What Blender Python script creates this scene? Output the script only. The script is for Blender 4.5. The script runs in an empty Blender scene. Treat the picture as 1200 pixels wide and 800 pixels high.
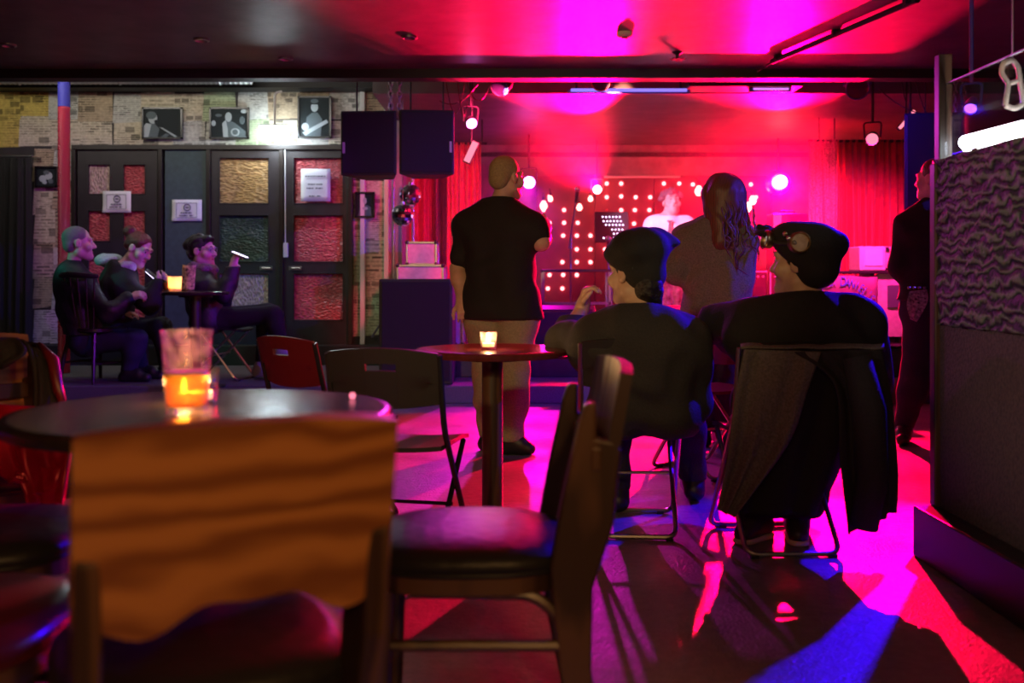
import bpy, math, random
import numpy as np
from mathutils import Vector, Matrix

random.seed(7)
C = bpy.context.scene.collection
SC = bpy.context.scene

# ------------------------------------------------------------------ camera
CAM_Z, FPX, CX, HY = 1.06, 1166.67, 600.0, 324.0
cam_data = bpy.data.cameras.new('camera')
cam = bpy.data.objects.new('camera', cam_data)
C.objects.link(cam)
cam.location = (0, 0, CAM_Z)
cam.rotation_euler = (math.radians(90), 0, 0)
cam_data.lens = 35
cam_data.sensor_width = 36
cam_data.shift_y = -(400 - HY) / 1200
cam_data.clip_start = 0.05
cam_data.dof.use_dof = True
cam_data.dof.focus_distance = 5.2
cam_data.dof.aperture_fstop = 2.2
SC.camera = cam


def P(px, py, d):
    """A point seen at pixel (px, py) of the 1200x800 frame, d metres into the room."""
    return Vector(((px - CX) / FPX * d, d, CAM_Z + (HY - py) / FPX * d))


# ------------------------------------------------------------------ world, exposure
W = bpy.data.worlds.new('World')
SC.world = W
W.use_nodes = True
W.node_tree.nodes['Background'].inputs[0].default_value = (0.02, 0.012, 0.02, 1)
W.node_tree.nodes['Background'].inputs[1].default_value = 0.05
SC.view_settings.view_transform = 'Standard'
SC.view_settings.look = 'None'
SC.view_settings.exposure = 1.0
SC.view_settings.gamma = 1.0
SC.view_settings.use_curve_mapping = False


def spot(name, loc, target, power, color, angle=60, blend=0.3, radius=0.05, parent=None):
    d = bpy.data.lights.new(name, 'SPOT')
    d.energy, d.color = power, color
    d.spot_size, d.spot_blend, d.shadow_soft_size = math.radians(angle), blend, radius
    o = bpy.data.objects.new(name, d)
    C.objects.link(o)
    o.location = loc
    o.rotation_euler = (Vector(target) - Vector(loc)).to_track_quat('-Z', 'Y').to_euler()
    return o


def point(name, loc, power, color, radius=0.03):
    d = bpy.data.lights.new(name, 'POINT')
    d.energy, d.color, d.shadow_soft_size = power, color, radius
    o = bpy.data.objects.new(name, d)
    C.objects.link(o)
    o.location = loc
    return o


def area(name, loc, target, power, color, sx, sy):
    d = bpy.data.lights.new(name, 'AREA')
    d.energy, d.color = power, color
    d.shape, d.size, d.size_y = 'RECTANGLE', sx, sy
    o = bpy.data.objects.new(name, d)
    C.objects.link(o)
    o.location = loc
    o.rotation_euler = (Vector(target) - Vector(loc)).to_track_quat('-Z', 'Y').to_euler()
    return o


RED, BLUE = (1.0, 0.0, 0.045), (0.03, 0.0, 1.0)
# stage lamps (some have cans built further down), unseen lamps and added fills
spot('red_flood', P(915, 213, 11.6), (0.85, 3.4, 0.0), 6500, RED, 62, .45, .03)
spot('red_flood_mid', P(700, 222, 11.75), (-.1, 6.6, 2.73), 9500, RED, 27, 1.0, .05)
spot('magenta_spot', P(620, 214, 11.25), (-.2, 6.2, 0.0), 330, (.85, 0.0, .6), 40, .8, .05)
spot('blue_par', P(1137, 128, 5.22), (0.9, 2.9, 0.0), 420, BLUE, 72, .4, .025)
spot('blue_front_par', (4.2, 5.8, 2.5), (0.3, 8.2, .35), 480, (.08, .03, 1.0), 60, .6, .05)
spot('blue_speaker_fill', P(940, 100, 8.0), (3.5, 8.3, 1.9), 60, BLUE, 60, .6, .05)  # added blue light on the right speaker, no par hangs here
spot('violet_fill', (1.0, 5.0, 2.6), (-3.1, 8.5, 1.4), 190, (.6, .02, 1.0), 30, .8, .06)  # added unseen light for the group seated at the left
spot('white_violet_key', P(585, 103, 8.4), (1.7, 10.8, 1.6), 560, (.8, .5, 1.0), 20, .5, .05)
spot('stage_wash', P(880, 110, 9.3), (1.6, 12.0, 1.2), 200, RED, 120, .8, .15)
spot('pink_side', P(1022, 165, 8.6), (3.4, 10.2, 1.0), 270, (1.0, .02, .3), 80, .7, .08)
spot('pink_side_left', P(585, 103, 8.4), (-.7, 10.4, 1.5), 250, (1.0, .02, .12), 60, .7, .08)
spot('magenta_side', P(553, 145, 8.6), (.2, 6.0, 1.3), 60, (1.0, .05, .9), 50, .5, .04)
spot('green_lamp', (-5.6, 7.2, 2.4), (-3.95, 8.7, 1.45), 45, (.05, 1.0, .75), 22, .5, .06)
area('bay_fill', (-3.6, 8.5, 3.05), (-3.3, 10.4, 2.55), 13, (1.0, .93, .8), 3.4, .12)  # added white fill for the papered wall, no fixture in the bay
point('magenta_halo', P(621, 215, 11.1), 5, (1.0, .05, .7), .04)
spot('ceiling_streak', P(712, 100, 8.35), P(752, 132, 10.0), 90, (1.0, .3, .2), 22, .4, .03)
spot('bar_glow', (1.0, -1.6, 2.2), (-.55, 1.6, .72), 92, (1.0, .5, .16), 46, .8, .25)
area('bar_glow_far', (-.7, -1.8, 2.2), (-.2, 2.4, .8), 8, (1.0, .55, .22), 1.6, .5)
spot('bar_spot', (-1.2, -1.6, 2.5), (0.2, 6.0, 1.25), 190, (1.0, .72, .3), 30, .6, .1)
spot('partition_fill', (-2.6, .6, 2.5), (1.62, 2.7, 1.25), 170, (1.0, .92, .85), 27, .7, .1)  # added neutral light on the partition, no lamp stands there


# ------------------------------------------------------------------ materials
def mat(name, color, rough=0.6, metal=0.0, emit=None, estr=0.0, spec=0.5, vary=0.0, bump=0.0, bscale=60.0,
        coat=0.0, sheen=0.0):
    m = bpy.data.materials.new(name)
    m.use_nodes = True
    nt = m.node_tree
    b = nt.nodes['Principled BSDF']
    b.inputs['Base Color'].default_value = (*color, 1)
    b.inputs['Roughness'].default_value = rough
    b.inputs['Metallic'].default_value = metal
    b.inputs['Specular IOR Level'].default_value = spec
    b.inputs['Coat Weight'].default_value = coat
    b.inputs['Sheen Weight'].default_value = sheen
    if emit:
        b.inputs['Emission Color'].default_value = (*emit, 1)
        b.inputs['Emission Strength'].default_value = estr
    if vary or bump:
        tc = nt.nodes.new('ShaderNodeTexCoord')
        n = nt.nodes.new('ShaderNodeTexNoise')
        n.inputs['Scale'].default_value = bscale
        n.inputs['Detail'].default_value = 5
        nt.links.new(tc.outputs['Object'], n.inputs['Vector'])
        if vary:
            r = nt.nodes.new('ShaderNodeMapRange')
            r.inputs['From Min'].default_value, r.inputs['From Max'].default_value = 0.3, 0.7
            r.inputs['To Min'].default_value, r.inputs['To Max'].default_value = 1 - vary, 1 + vary
            nt.links.new(n.outputs['Fac'], r.inputs['Value'])
            v = nt.nodes.new('ShaderNodeVectorMath')
            v.operation = 'SCALE'
            v.inputs[0].default_value = color
            nt.links.new(r.outputs[0], v.inputs['Scale'])
            nt.links.new(v.outputs[0], b.inputs['Base Color'])
        if bump:
            bp = nt.nodes.new('ShaderNodeBump')
            bp.inputs['Strength'].default_value = bump
            bp.inputs['Distance'].default_value = 0.01
            nt.links.new(n.outputs['Fac'], bp.inputs['Height'])
            nt.links.new(bp.outputs[0], b.inputs['Normal'])
    return m


def emis(name, color, s):
    m = bpy.data.materials.new(name)
    m.use_nodes = True
    nt = m.node_tree
    nt.nodes.remove(nt.nodes['Principled BSDF'])
    e = nt.nodes.new('ShaderNodeEmission')
    e.inputs[0].default_value, e.inputs[1].default_value = (*color, 1), s
    nt.links.new(e.outputs[0], nt.nodes['Material Output'].inputs[0])
    return m


def thin_glass(name, tint=(0.93, 0.95, 0.95), gloss=0.04, ior=1.5):
    """Thin-walled glass: what passes straight through plus a fresnel reflection."""
    m = bpy.data.materials.new(name)
    m.use_nodes = True
    nt = m.node_tree
    nt.nodes.remove(nt.nodes['Principled BSDF'])
    t = nt.nodes.new('ShaderNodeBsdfTransparent')
    t.inputs[0].default_value = (*tint, 1)
    g = nt.nodes.new('ShaderNodeBsdfGlossy')
    g.inputs['Roughness'].default_value = gloss
    f = nt.nodes.new('ShaderNodeFresnel')
    gm = nt.nodes.new('ShaderNodeNewGeometry')          # same reflectance entering and leaving the thin wall
    mr = nt.nodes.new('ShaderNodeMapRange')
    mr.inputs['To Min'].default_value, mr.inputs['To Max'].default_value = ior, 1 / ior
    nt.links.new(gm.outputs['Backfacing'], mr.inputs['Value'])
    nt.links.new(mr.outputs[0], f.inputs[0])
    x = nt.nodes.new('ShaderNodeMixShader')
    nt.links.new(f.outputs[0], x.inputs[0])
    nt.links.new(t.outputs[0], x.inputs[1])
    nt.links.new(g.outputs[0], x.inputs[2])
    nt.links.new(x.outputs[0], nt.nodes['Material Output'].inputs[0])
    return m


def wave_mat(name, c1, c2, scale, dist, rough, bands='X', bump=0.0, detail=3, rot=(0, 0, 0), sc=(1, 1, 1), lo=0.3, hi=0.7, wtype='BANDS', dscale=1.0):
    """Two colours mixed along a distorted wave: wood grain, stripes, combed paint."""
    m = mat(name, c1, rough)
    nt = m.node_tree
    b = nt.nodes['Principled BSDF']
    tc = nt.nodes.new('ShaderNodeTexCoord')
    mp = nt.nodes.new('ShaderNodeMapping')
    mp.inputs['Rotation'].default_value = rot
    mp.inputs['Scale'].default_value = sc
    w = nt.nodes.new('ShaderNodeTexWave')
    w.wave_type = wtype
    w.bands_direction = bands
    w.inputs['Scale'].default_value = scale
    w.inputs['Distortion'].default_value = dist
    w.inputs['Detail'].default_value = detail
    w.inputs['Detail Scale'].default_value = dscale
    r = nt.nodes.new('ShaderNodeValToRGB')
    r.color_ramp.elements[0].position, r.color_ramp.elements[0].color = lo, (*c1, 1)
    r.color_ramp.elements[1].position, r.color_ramp.elements[1].color = hi, (*c2, 1)
    nt.links.new(tc.outputs['Object'], mp.inputs[0])
    nt.links.new(mp.outputs[0], w.inputs['Vector'])
    nt.links.new(w.outputs['Fac'], r.inputs[0])
    nt.links.new(r.outputs[0], b.inputs['Base Color'])
    if bump:
        bp = nt.nodes.new('ShaderNodeBump')
        bp.inputs['Strength'].default_value = bump
        bp.inputs['Distance'].default_value = 0.008
        nt.links.new(w.outputs['Fac'], bp.inputs['Height'])
        nt.links.new(bp.outputs[0], b.inputs['Normal'])
    return m


def floor_mat():
    m = mat('worn_painted_concrete', (0.3, 0.29, 0.29), 0.4)
    nt = m.node_tree
    b = nt.nodes['Principled BSDF']
    tc = nt.nodes.new('ShaderNodeTexCoord')

    def noise(s, d):
        n = nt.nodes.new('ShaderNodeTexNoise')
        n.inputs['Scale'].default_value, n.inputs['Detail'].default_value = s, d
        nt.links.new(tc.outputs['Object'], n.inputs['Vector'])
        return n
    n1, n2, n3 = noise(2.2, 6), noise(28, 6), noise(90, 3)
    r = nt.nodes.new('ShaderNodeValToRGB')
    r.color_ramp.elements[0].position, r.color_ramp.elements[0].color = 0.3, (0.12, 0.115, 0.115, 1)
    r.color_ramp.elements[1].position, r.color_ramp.elements[1].color = 0.7, (0.24, 0.23, 0.23, 1)
    mx = nt.nodes.new('ShaderNodeMath')
    mx.operation = 'MULTIPLY_ADD'
    mx.inputs[1].default_value = 0.55
    nt.links.new(n2.outputs['Fac'], mx.inputs[0])
    a = nt.nodes.new('ShaderNodeMath')
    a.operation = 'MULTIPLY'
    a.inputs[1].default_value = 0.45
    nt.links.new(n1.outputs['Fac'], a.inputs[0])
    nt.links.new(a.outputs[0], mx.inputs[2])
    nt.links.new(mx.outputs[0], r.inputs[0])
    nt.links.new(r.outputs[0], b.inputs['Base Color'])
    rr = nt.nodes.new('ShaderNodeMapRange')
    rr.inputs['From Min'].default_value, rr.inputs['From Max'].default_value = 0.35, 0.65
    rr.inputs['To Min'].default_value, rr.inputs['To Max'].default_value = 0.34, 0.55
    nt.links.new(n1.outputs['Fac'], rr.inputs['Value'])
    nt.links.new(rr.outputs[0], b.inputs['Roughness'])
    bp = nt.nodes.new('ShaderNodeBump')
    bp.inputs['Strength'].default_value, bp.inputs['Distance'].default_value = 0.5, 0.006
    ad = nt.nodes.new('ShaderNodeMath')
    ad.operation = 'ADD'
    nt.links.new(n2.outputs['Fac'], ad.inputs[0])
    nt.links.new(n3.outputs['Fac'], ad.inputs[1])
    nt.links.new(ad.outputs[0], bp.inputs['Height'])
    nt.links.new(bp.outputs[0], b.inputs['Normal'])
    return m


def paper_mat(name, tint):
    """Old newsprint: paper colour, columns of print lines and darker picture blocks."""
    m = mat(name, tint, 0.8)
    nt = m.node_tree
    b = nt.nodes['Principled BSDF']
    tc = nt.nodes.new('ShaderNodeTexCoord')
    oi = nt.nodes.new('ShaderNodeObjectInfo')
    ad = nt.nodes.new('ShaderNodeVectorMath')
    ad.operation = 'MULTIPLY_ADD'
    ad.inputs[1].default_value = (7.3, 0, 3.1)
    nt.links.new(oi.outputs['Random'], ad.inputs[0])
    nt.links.new(tc.outputs['Object'], ad.inputs[2])
    sw = nt.nodes.new('ShaderNodeSeparateXYZ')
    nt.links.new(ad.outputs[0], sw.inputs[0])
    cb = nt.nodes.new('ShaderNodeCombineXYZ')
    nt.links.new(sw.outputs['X'], cb.inputs['X'])
    nt.links.new(sw.outputs['Z'], cb.inputs['Y'])
    br = nt.nodes.new('ShaderNodeTexBrick')
    br.inputs['Color1'].default_value = (0.05, 0.05, 0.05, 1)
    br.inputs['Color2'].default_value = (0.75, 0.75, 0.75, 1)
    br.inputs['Mortar'].default_value = (1, 1, 1, 1)
    br.inputs['Scale'].default_value = 1.0
    br.inputs['Mortar Size'].default_value = 0.007
    br.inputs['Brick Width'].default_value = 0.11
    br.inputs['Row Height'].default_value = 0.026
    nt.links.new(cb.outputs[0], br.inputs['Vector'])
    n = nt.nodes.new('ShaderNodeTexNoise')
    n.inputs['Scale'].default_value = 5.5
    n.inputs['Detail'].default_value = 2
    nt.links.new(cb.outputs[0], n.inputs['Vector'])
    ra = nt.nodes.new('ShaderNodeMapRange')
    ra.inputs['From Min'].default_value, ra.inputs['From Max'].default_value = 0.38, 0.62
    ra.inputs['To Min'].default_value, ra.inputs['To Max'].default_value = 0.12, 0.95
    nt.links.new(n.outputs['Fac'], ra.inputs['Value'])
    mx = nt.nodes.new('ShaderNodeMix')
    mx.data_type = 'RGBA'
    mx.blend_type = 'MULTIPLY'
    mx.inputs['A'].default_value = (*tint, 1)
    nt.links.new(ra.outputs[0], mx.inputs['Factor'])
    nt.links.new(br.outputs['Color'], mx.inputs['B'])
    n2 = nt.nodes.new('ShaderNodeTexNoise')
    n2.inputs['Scale'].default_value = 30
    n2.inputs['Detail'].default_value = 4
    nt.links.new(cb.outputs[0], n2.inputs['Vector'])
    rb = nt.nodes.new('ShaderNodeMapRange')
    rb.inputs['From Min'].default_value, rb.inputs['From Max'].default_value = 0.3, 0.7
    rb.inputs['To Min'].default_value, rb.inputs['To Max'].default_value = 0.75, 1.15
    nt.links.new(n2.outputs['Fac'], rb.inputs['Value'])
    rs = nt.nodes.new('ShaderNodeMapRange')                # each sheet has its own type size
    rs.inputs['To Min'].default_value, rs.inputs['To Max'].default_value = 0.55, 1.5
    nt.links.new(oi.outputs['Random'], rs.inputs['Value'])
    nt.links.new(rs.outputs[0], br.inputs['Scale'])
    b2 = nt.nodes.new('ShaderNodeTexBrick')                # picture blocks and headlines
    b2.inputs['Color1'].default_value, b2.inputs['Color2'].default_value = (0, 0, 0, 1), (1, 1, 1, 1)
    b2.inputs['Mortar'].default_value = (1, 1, 1, 1)
    b2.inputs['Scale'].default_value, b2.inputs['Mortar Size'].default_value = 1.0, 0.012
    b2.inputs['Brick Width'].default_value, b2.inputs['Row Height'].default_value = 0.13, 0.085
    nt.links.new(cb.outputs[0], b2.inputs['Vector'])
    nt.links.new(rs.outputs[0], b2.inputs['Scale'])
    st = nt.nodes.new('ShaderNodeMapRange')
    st.inputs['From Min'].default_value, st.inputs['From Max'].default_value = 0.16, 0.24
    st.inputs['To Min'].default_value, st.inputs['To Max'].default_value = 0.42, 1.0
    nt.links.new(b2.outputs['Color'], st.inputs['Value'])
    mm = nt.nodes.new('ShaderNodeMath')
    mm.operation = 'MULTIPLY'
    nt.links.new(st.outputs[0], mm.inputs[0])
    nt.links.new(rb.outputs[0], mm.inputs[1])
    v = nt.nodes.new('ShaderNodeVectorMath')
    v.operation = 'SCALE'
    nt.links.new(mx.outputs['Result'], v.inputs[0])
    nt.links.new(mm.outputs[0], v.inputs['Scale'])
    nt.links.new(v.outputs[0], b.inputs['Base Color'])
    return m


def pane_mat(name, color, sc):
    """Pressed patterned glass, coloured, uneven ripples."""
    m = mat(name, color, 0.28)
    nt = m.node_tree
    b = nt.nodes['Principled BSDF']
    tc = nt.nodes.new('ShaderNodeTexCoord')
    mp = nt.nodes.new('ShaderNodeMapping')
    mp.inputs['Scale'].default_value = sc
    vo = nt.nodes.new('ShaderNodeTexVoronoi')
    vo.inputs['Scale'].default_value = 30
    r = nt.nodes.new('ShaderNodeMapRange')
    r.inputs['To Min'].default_value, r.inputs['To Max'].default_value = 0.5, 1.6
    v = nt.nodes.new('ShaderNodeVectorMath')
    v.operation = 'SCALE'
    v.inputs[0].default_value = color
    bp = nt.nodes.new('ShaderNodeBump')
    bp.inputs['Strength'].default_value, bp.inputs['Distance'].default_value = 0.8, 0.02
    nt.links.new(tc.outputs['Object'], mp.inputs[0])
    nt.links.new(mp.outputs[0], vo.inputs['Vector'])
    nt.links.new(vo.outputs['Distance'], r.inputs['Value'])
    nt.links.new(r.outputs[0], v.inputs['Scale'])
    nt.links.new(v.outputs[0], b.inputs['Base Color'])
    nt.links.new(vo.outputs['Distance'], bp.inputs['Height'])
    nt.links.new(bp.outputs[0], b.inputs['Normal'])
    return m


def sequin_mat():
    m = mat('red_sequins', (0.5, 0.005, 0.03), 0.25, 0.3)
    nt = m.node_tree
    b = nt.nodes['Principled BSDF']
    tc = nt.nodes.new('ShaderNodeTexCoord')
    vo = nt.nodes.new('ShaderNodeTexVoronoi')
    vo.inputs['Scale'].default_value = 110
    bp = nt.nodes.new('ShaderNodeBump')
    bp.inputs['Strength'].default_value, bp.inputs['Distance'].default_value = 0.9, 0.01
    nt.links.new(tc.outputs['Object'], vo.inputs['Vector'])
    nt.links.new(vo.outputs['Color'], bp.inputs['Height'])
    nt.links.new(bp.outputs[0], b.inputs['Normal'])
    return m


M = {
    'black': mat('matt_black_paint', (0.012, 0.012, 0.013), 0.6, bump=0.15, bscale=80),
    'blackgloss': mat('gloss_black_paint', (0.012, 0.012, 0.014), 0.25),
    'ceil': mat('black_ceiling_paint', (0.10, 0.09, 0.09), 0.42, vary=0.25, bump=0.3, bscale=5),
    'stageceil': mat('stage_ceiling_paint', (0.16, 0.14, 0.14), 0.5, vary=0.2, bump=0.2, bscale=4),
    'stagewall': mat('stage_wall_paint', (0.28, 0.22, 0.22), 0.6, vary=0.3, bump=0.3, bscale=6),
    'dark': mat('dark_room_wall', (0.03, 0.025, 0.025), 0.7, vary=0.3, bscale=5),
    'floor': floor_mat(),
    'stagefloor': mat('black_stage_deck', (0.04, 0.04, 0.045), 0.45, vary=0.3, bscale=12),
    'riser': mat('dark_carpet_riser', (0.13, 0.13, 0.15), 0.9, vary=0.4, bump=0.5, bscale=150),
    'paper1': paper_mat('newsprint_cream', (0.55, 0.49, 0.36)),
    'paper2': paper_mat('newsprint_grey', (0.5, 0.5, 0.45)),
    'paper3': paper_mat('newsprint_yellow', (0.55, 0.42, 0.1)),
    'paper4': paper_mat('newsprint_green', (0.38, 0.46, 0.28)),
    'paper5': paper_mat('newsprint_tan', (0.42, 0.33, 0.22)),
    'door': mat('dark_door_paint', (0.022, 0.017, 0.02), 0.45, vary=0.2, bscale=10),
    'doorgreen': mat('dark_green_panel', (0.04, 0.07, 0.075), 0.6, vary=0.15, bscale=20),
    'panered': pane_mat('red_pressed_glass', (0.42, 0.07, 0.08), (1, 1, 2.2)),
    'paneamber': pane_mat('amber_pressed_glass', (0.36, 0.22, 0.09), (0.7, 1, 2.0)),
    'panepale': pane_mat('pale_pressed_glass', (0.42, 0.3, 0.26), (2, 1, 1)),
    'panegreen': pane_mat('green_pressed_glass', (0.035, 0.07, 0.055), (1, 1, 2.2)),
    'paper': mat('white_paper', (0.75, 0.78, 0.8), 0.8),
    'ink': mat('printed_ink', (0.08, 0.1, 0.12), 0.8),
    'photodark': mat('photo_print_dark', (0.012, 0.018, 0.02), 0.6, spec=.2),
    'photomid': mat('photo_print_grey', (0.10, 0.13, 0.14), 0.6, spec=.2),
    'photolight': mat('photo_print_pale', (0.36, 0.42, 0.44), 0.6, spec=.2),
    'velvet': mat('red_velvet', (0.5, 0.02, 0.04), 0.55, sheen=0.4, vary=0.2, bscale=20),
    'lace': mat('pink_net_curtain', (0.6, 0.25, 0.3), 0.7, vary=0.5, bscale=70),
    'blackcloth': mat('black_cloth', (0.010, 0.009, 0.010), 0.85, bump=0.3, bscale=120, vary=0.2),
    'darkgrey': mat('charcoal_jersey', (0.022, 0.02, 0.022), 0.85, bump=0.3, bscale=140, vary=0.25),
    'greycloth': mat('grey_fleece', (0.14, 0.125, 0.115), 0.9, bump=0.4, bscale=120, vary=0.3),
    'hoodgrey': mat('pale_grey_fur', (0.4, 0.4, 0.45), 0.9, bump=0.6, bscale=90, vary=0.3),
    'leather': mat('black_leather', (0.012, 0.011, 0.014), 0.55, bump=0.4, bscale=40),
    'denim': mat('dark_denim', (0.014, 0.017, 0.04), 0.85, bump=0.3, bscale=150, vary=0.25),
    'khaki': mat('khaki_cotton', (0.3, 0.27, 0.17), 0.85, bump=0.3, bscale=100, vary=0.15),
    'white': mat('white_cotton', (0.85, 0.83, 0.88), 0.8, vary=0.05),
    'skin': mat('skin', (0.55, 0.34, 0.25), 0.5, vary=0.08, bscale=30),
    'skinpale': mat('pale_skin', (0.62, 0.42, 0.35), 0.5, vary=0.06, bscale=30),
    'eye': mat('eye_white', (0.7, 0.68, 0.66), 0.2),
    'iris': mat('eye_dark', (0.03, 0.02, 0.02), 0.15),
    'lips': mat('lips', (0.45, 0.16, 0.15), 0.4),
    'hairblond': mat('cropped_blond_hair', (0.36, 0.29, 0.14), 0.7, bump=1.0, bscale=180, vary=0.4),
    'hairgrey': mat('cropped_grey_hair', (0.2, 0.17, 0.15), 0.7, bump=1.0, bscale=180, vary=0.3),
    'haired': mat('auburn_hair', (0.12, 0.012, 0.015), 0.45, bump=0.8, bscale=90, vary=0.4),
    'hairdark': mat('dark_hair', (0.012, 0.009, 0.009), 0.45, bump=0.8, bscale=90),
    'hairbrown': wave_mat('long_brown_hair', (0.06, 0.025, 0.02), (0.16, 0.065, 0.045), 45, 5, 0.45, 'X', 0.12, sc=(1, 1, 0.15)),
    'haircurly': mat('curly_pale_hair', (0.14, 0.09, 0.1), 0.6, bump=1.0, bscale=60, vary=0.5),
    'rubber': mat('rubber_sole', (0.5, 0.45, 0.38), 0.7),
    'bootgrey': mat('grey_suede', (0.3, 0.28, 0.34), 0.8, bump=0.4, bscale=60),
    'shoe': mat('black_shoe', (0.015, 0.014, 0.016), 0.45),
    'wood': wave_mat('amber_veneer', (0.17, 0.055, 0.014), (0.36, 0.145, 0.04), 5.5, 10, 0.42, 'Z', 0.03, detail=2.5, sc=(0.42, 1, 1), lo=0.0, hi=0.9, dscale=1.3),
    'darkwood': wave_mat('dark_stained_wood', (0.03, 0.014, 0.008), (0.085, 0.04, 0.02), 5, 6, 0.38, 'X', 0.1, sc=(1, 1, 0.3)),
    'blackwood': mat('black_stained_wood', (0.02, 0.014, 0.012), 0.35),
    'tabletop': mat('worn_black_tabletop', (0.022, 0.016, 0.014), 0.22, spec=.32, vary=0.35, bump=0.12, bscale=26),
    'redtop': mat('dark_red_tabletop', (0.1, 0.02, 0.02), 0.22, vary=0.2, bump=0.08, bscale=30),
    'vinyl': mat('black_vinyl', (0.014, 0.013, 0.014), 0.42, spec=.22, bump=0.25, bscale=30),
    'oxblood': mat('oxblood_vinyl', (0.06, 0.006, 0.01), 0.3),
    'plastic': mat('black_plastic', (0.018, 0.017, 0.018), 0.4),
    'redplastic': mat('dark_red_plastic', (0.1, 0.007, 0.01), 0.38),
    'chrome': mat('dull_chrome_tube', (0.55, 0.54, 0.52), 0.28, 1.0),
    'steel': mat('brushed_steel', (0.4, 0.4, 0.42), 0.35, 1.0),
    'speaker': mat('black_speaker_cloth', (0.022, 0.022, 0.026), 0.85, bump=0.5, bscale=200),
    'speakerbox': mat('black_speaker_cabinet', (0.03, 0.03, 0.034), 0.55),
    'caseply': mat('pale_case_panel', (0.62, 0.5, 0.52), 0.6, vary=0.12, bscale=30),
    'label': mat('pale_badge', (0.5, 0.5, 0.55), 0.5),
    'mirrorball': mat('mirror_tile', (0.8, 0.8, 0.85), 0.06, 1.0),
    'brass': mat('brass_goggle_rim', (0.5, 0.36, 0.18), 0.3, 1.0),
    'glass': thin_glass('clear_glass'),
    'frost': thin_glass('clear_votive_glass', (0.95, 0.9, 0.88), 0.12),
    'pane': thin_glass('partition_glass', (0.82, 0.82, 0.85), 0.02, 1.5),
    'wax': mat('candle_wax', (0.85, 0.7, 0.5), 0.5, emit=(1.0, 0.42, 0.12), estr=0.9),
    'flame': emis('candle_flame', (1.0, 0.55, 0.18), 22),
    'reflwhite': emis('white_reflection_glow', (0.85, 0.95, 1.0), 9),
    'lampwhite': emis('white_sign_lamp', (0.8, 0.93, 1.0), 30),
    'uv': emis('violet_tube', (0.3, 0.2, 1.0), .6),
    'uvpink': emis('pink_violet_tube', (0.75, 0.22, 1.0), .6),
    'led': emis('red_led_bulb', (1.0, 0.11, 0.12), 7),
    'bulb': emis('warm_stage_bulb', (1.0, 0.16, 0.13), 8),
    'biglamp': emis('red_stage_lamp', (1.0, 0.06, 0.06), 70),
    'magenta': emis('magenta_lens', (1.0, 0.15, 0.8), 14),
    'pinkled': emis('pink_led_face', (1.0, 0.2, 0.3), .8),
    'dotwhite': emis('white_hole_glow', (0.8, 0.55, 1.0), 3.2),
    'screen': emis('phone_screen', (0.7, 0.6, 1.0), 4),
    'lens': mat('dark_lens', (0.02, 0.02, 0.05), 0.05),
    'sequin': sequin_mat(),
    'tiger': wave_mat('combed_plaster', (0.012, 0.012, 0.008), (0.10, 0.10, 0.06), 5.0, 9, 0.6, 'Z', 1.0, detail=4, sc=(1, 1.6, 1.6), lo=0.35, hi=0.8, dscale=1.6),
    'hairy': mat('brown_flock_wall', (0.06, 0.03, 0.025), 0.9, bump=0.8, bscale=90, vary=0.4),
    'tinsel': wave_mat('wrapped_red_tinsel', (0.25, 0.01, 0.03), (0.6, 0.05, 0.1), 26, 2, 0.25, 'DIAGONAL', 0.8),
    'tinselblue': wave_mat('wrapped_blue_tinsel', (0.02, 0.02, 0.3), (0.1, 0.1, 0.6), 26, 2, 0.25, 'DIAGONAL', 0.8),
    'signblue': mat('blue_lettering', (0.1, 0.16, 1.0), 0.5),
    'bannercloth': mat('printed_banner', (0.28, 0.1, 0.2), 0.7, vary=0.1, bscale=20),
    'patterned': mat('printed_cloth', (0.55, 0.35, 0.6), 0.7, vary=0.8, bscale=14),
    'scarf': mat('grey_knit_scarf', (0.16, 0.12, 0.12), 0.9, bump=0.8, bscale=70, vary=0.4),
    'leopard': mat('spotted_print', (0.45, 0.42, 0.22), 0.8, vary=0.95, bscale=45),
    'bandana': mat('paisley_bandana', (0.25, 0.25, 0.27), 0.85, vary=0.95, bscale=60),
    'duct': mat('galvanised_duct', (0.6, 0.62, 0.65), 0.35, 0.9),
    'offwhite': mat('offwhite_trim', (0.6, 0.62, 0.6), 0.6),
    'carved': mat('carved_pale_wood', (0.4, 0.3, 0.22), 0.6, vary=0.4, bscale=25),
}


def beer_mat():
    m = bpy.data.materials.new('amber_beer')
    m.use_nodes = True
    nt = m.node_tree
    nt.nodes.remove(nt.nodes['Principled BSDF'])
    t = nt.nodes.new('ShaderNodeBsdfTransparent')
    t.inputs[0].default_value = (0.98, 0.78, 0.25, 1)
    l = nt.nodes.new('ShaderNodeBsdfTranslucent')
    l.inputs[0].default_value = (0.97, 0.75, 0.24, 1)
    x = nt.nodes.new('ShaderNodeMixShader')
    x.inputs[0].default_value = 0.45
    nt.links.new(t.outputs[0], x.inputs[1])
    nt.links.new(l.outputs[0], x.inputs[2])
    nt.links.new(x.outputs[0], nt.nodes['Material Output'].inputs[0])
    return m


M['beer'] = beer_mat()


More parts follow.
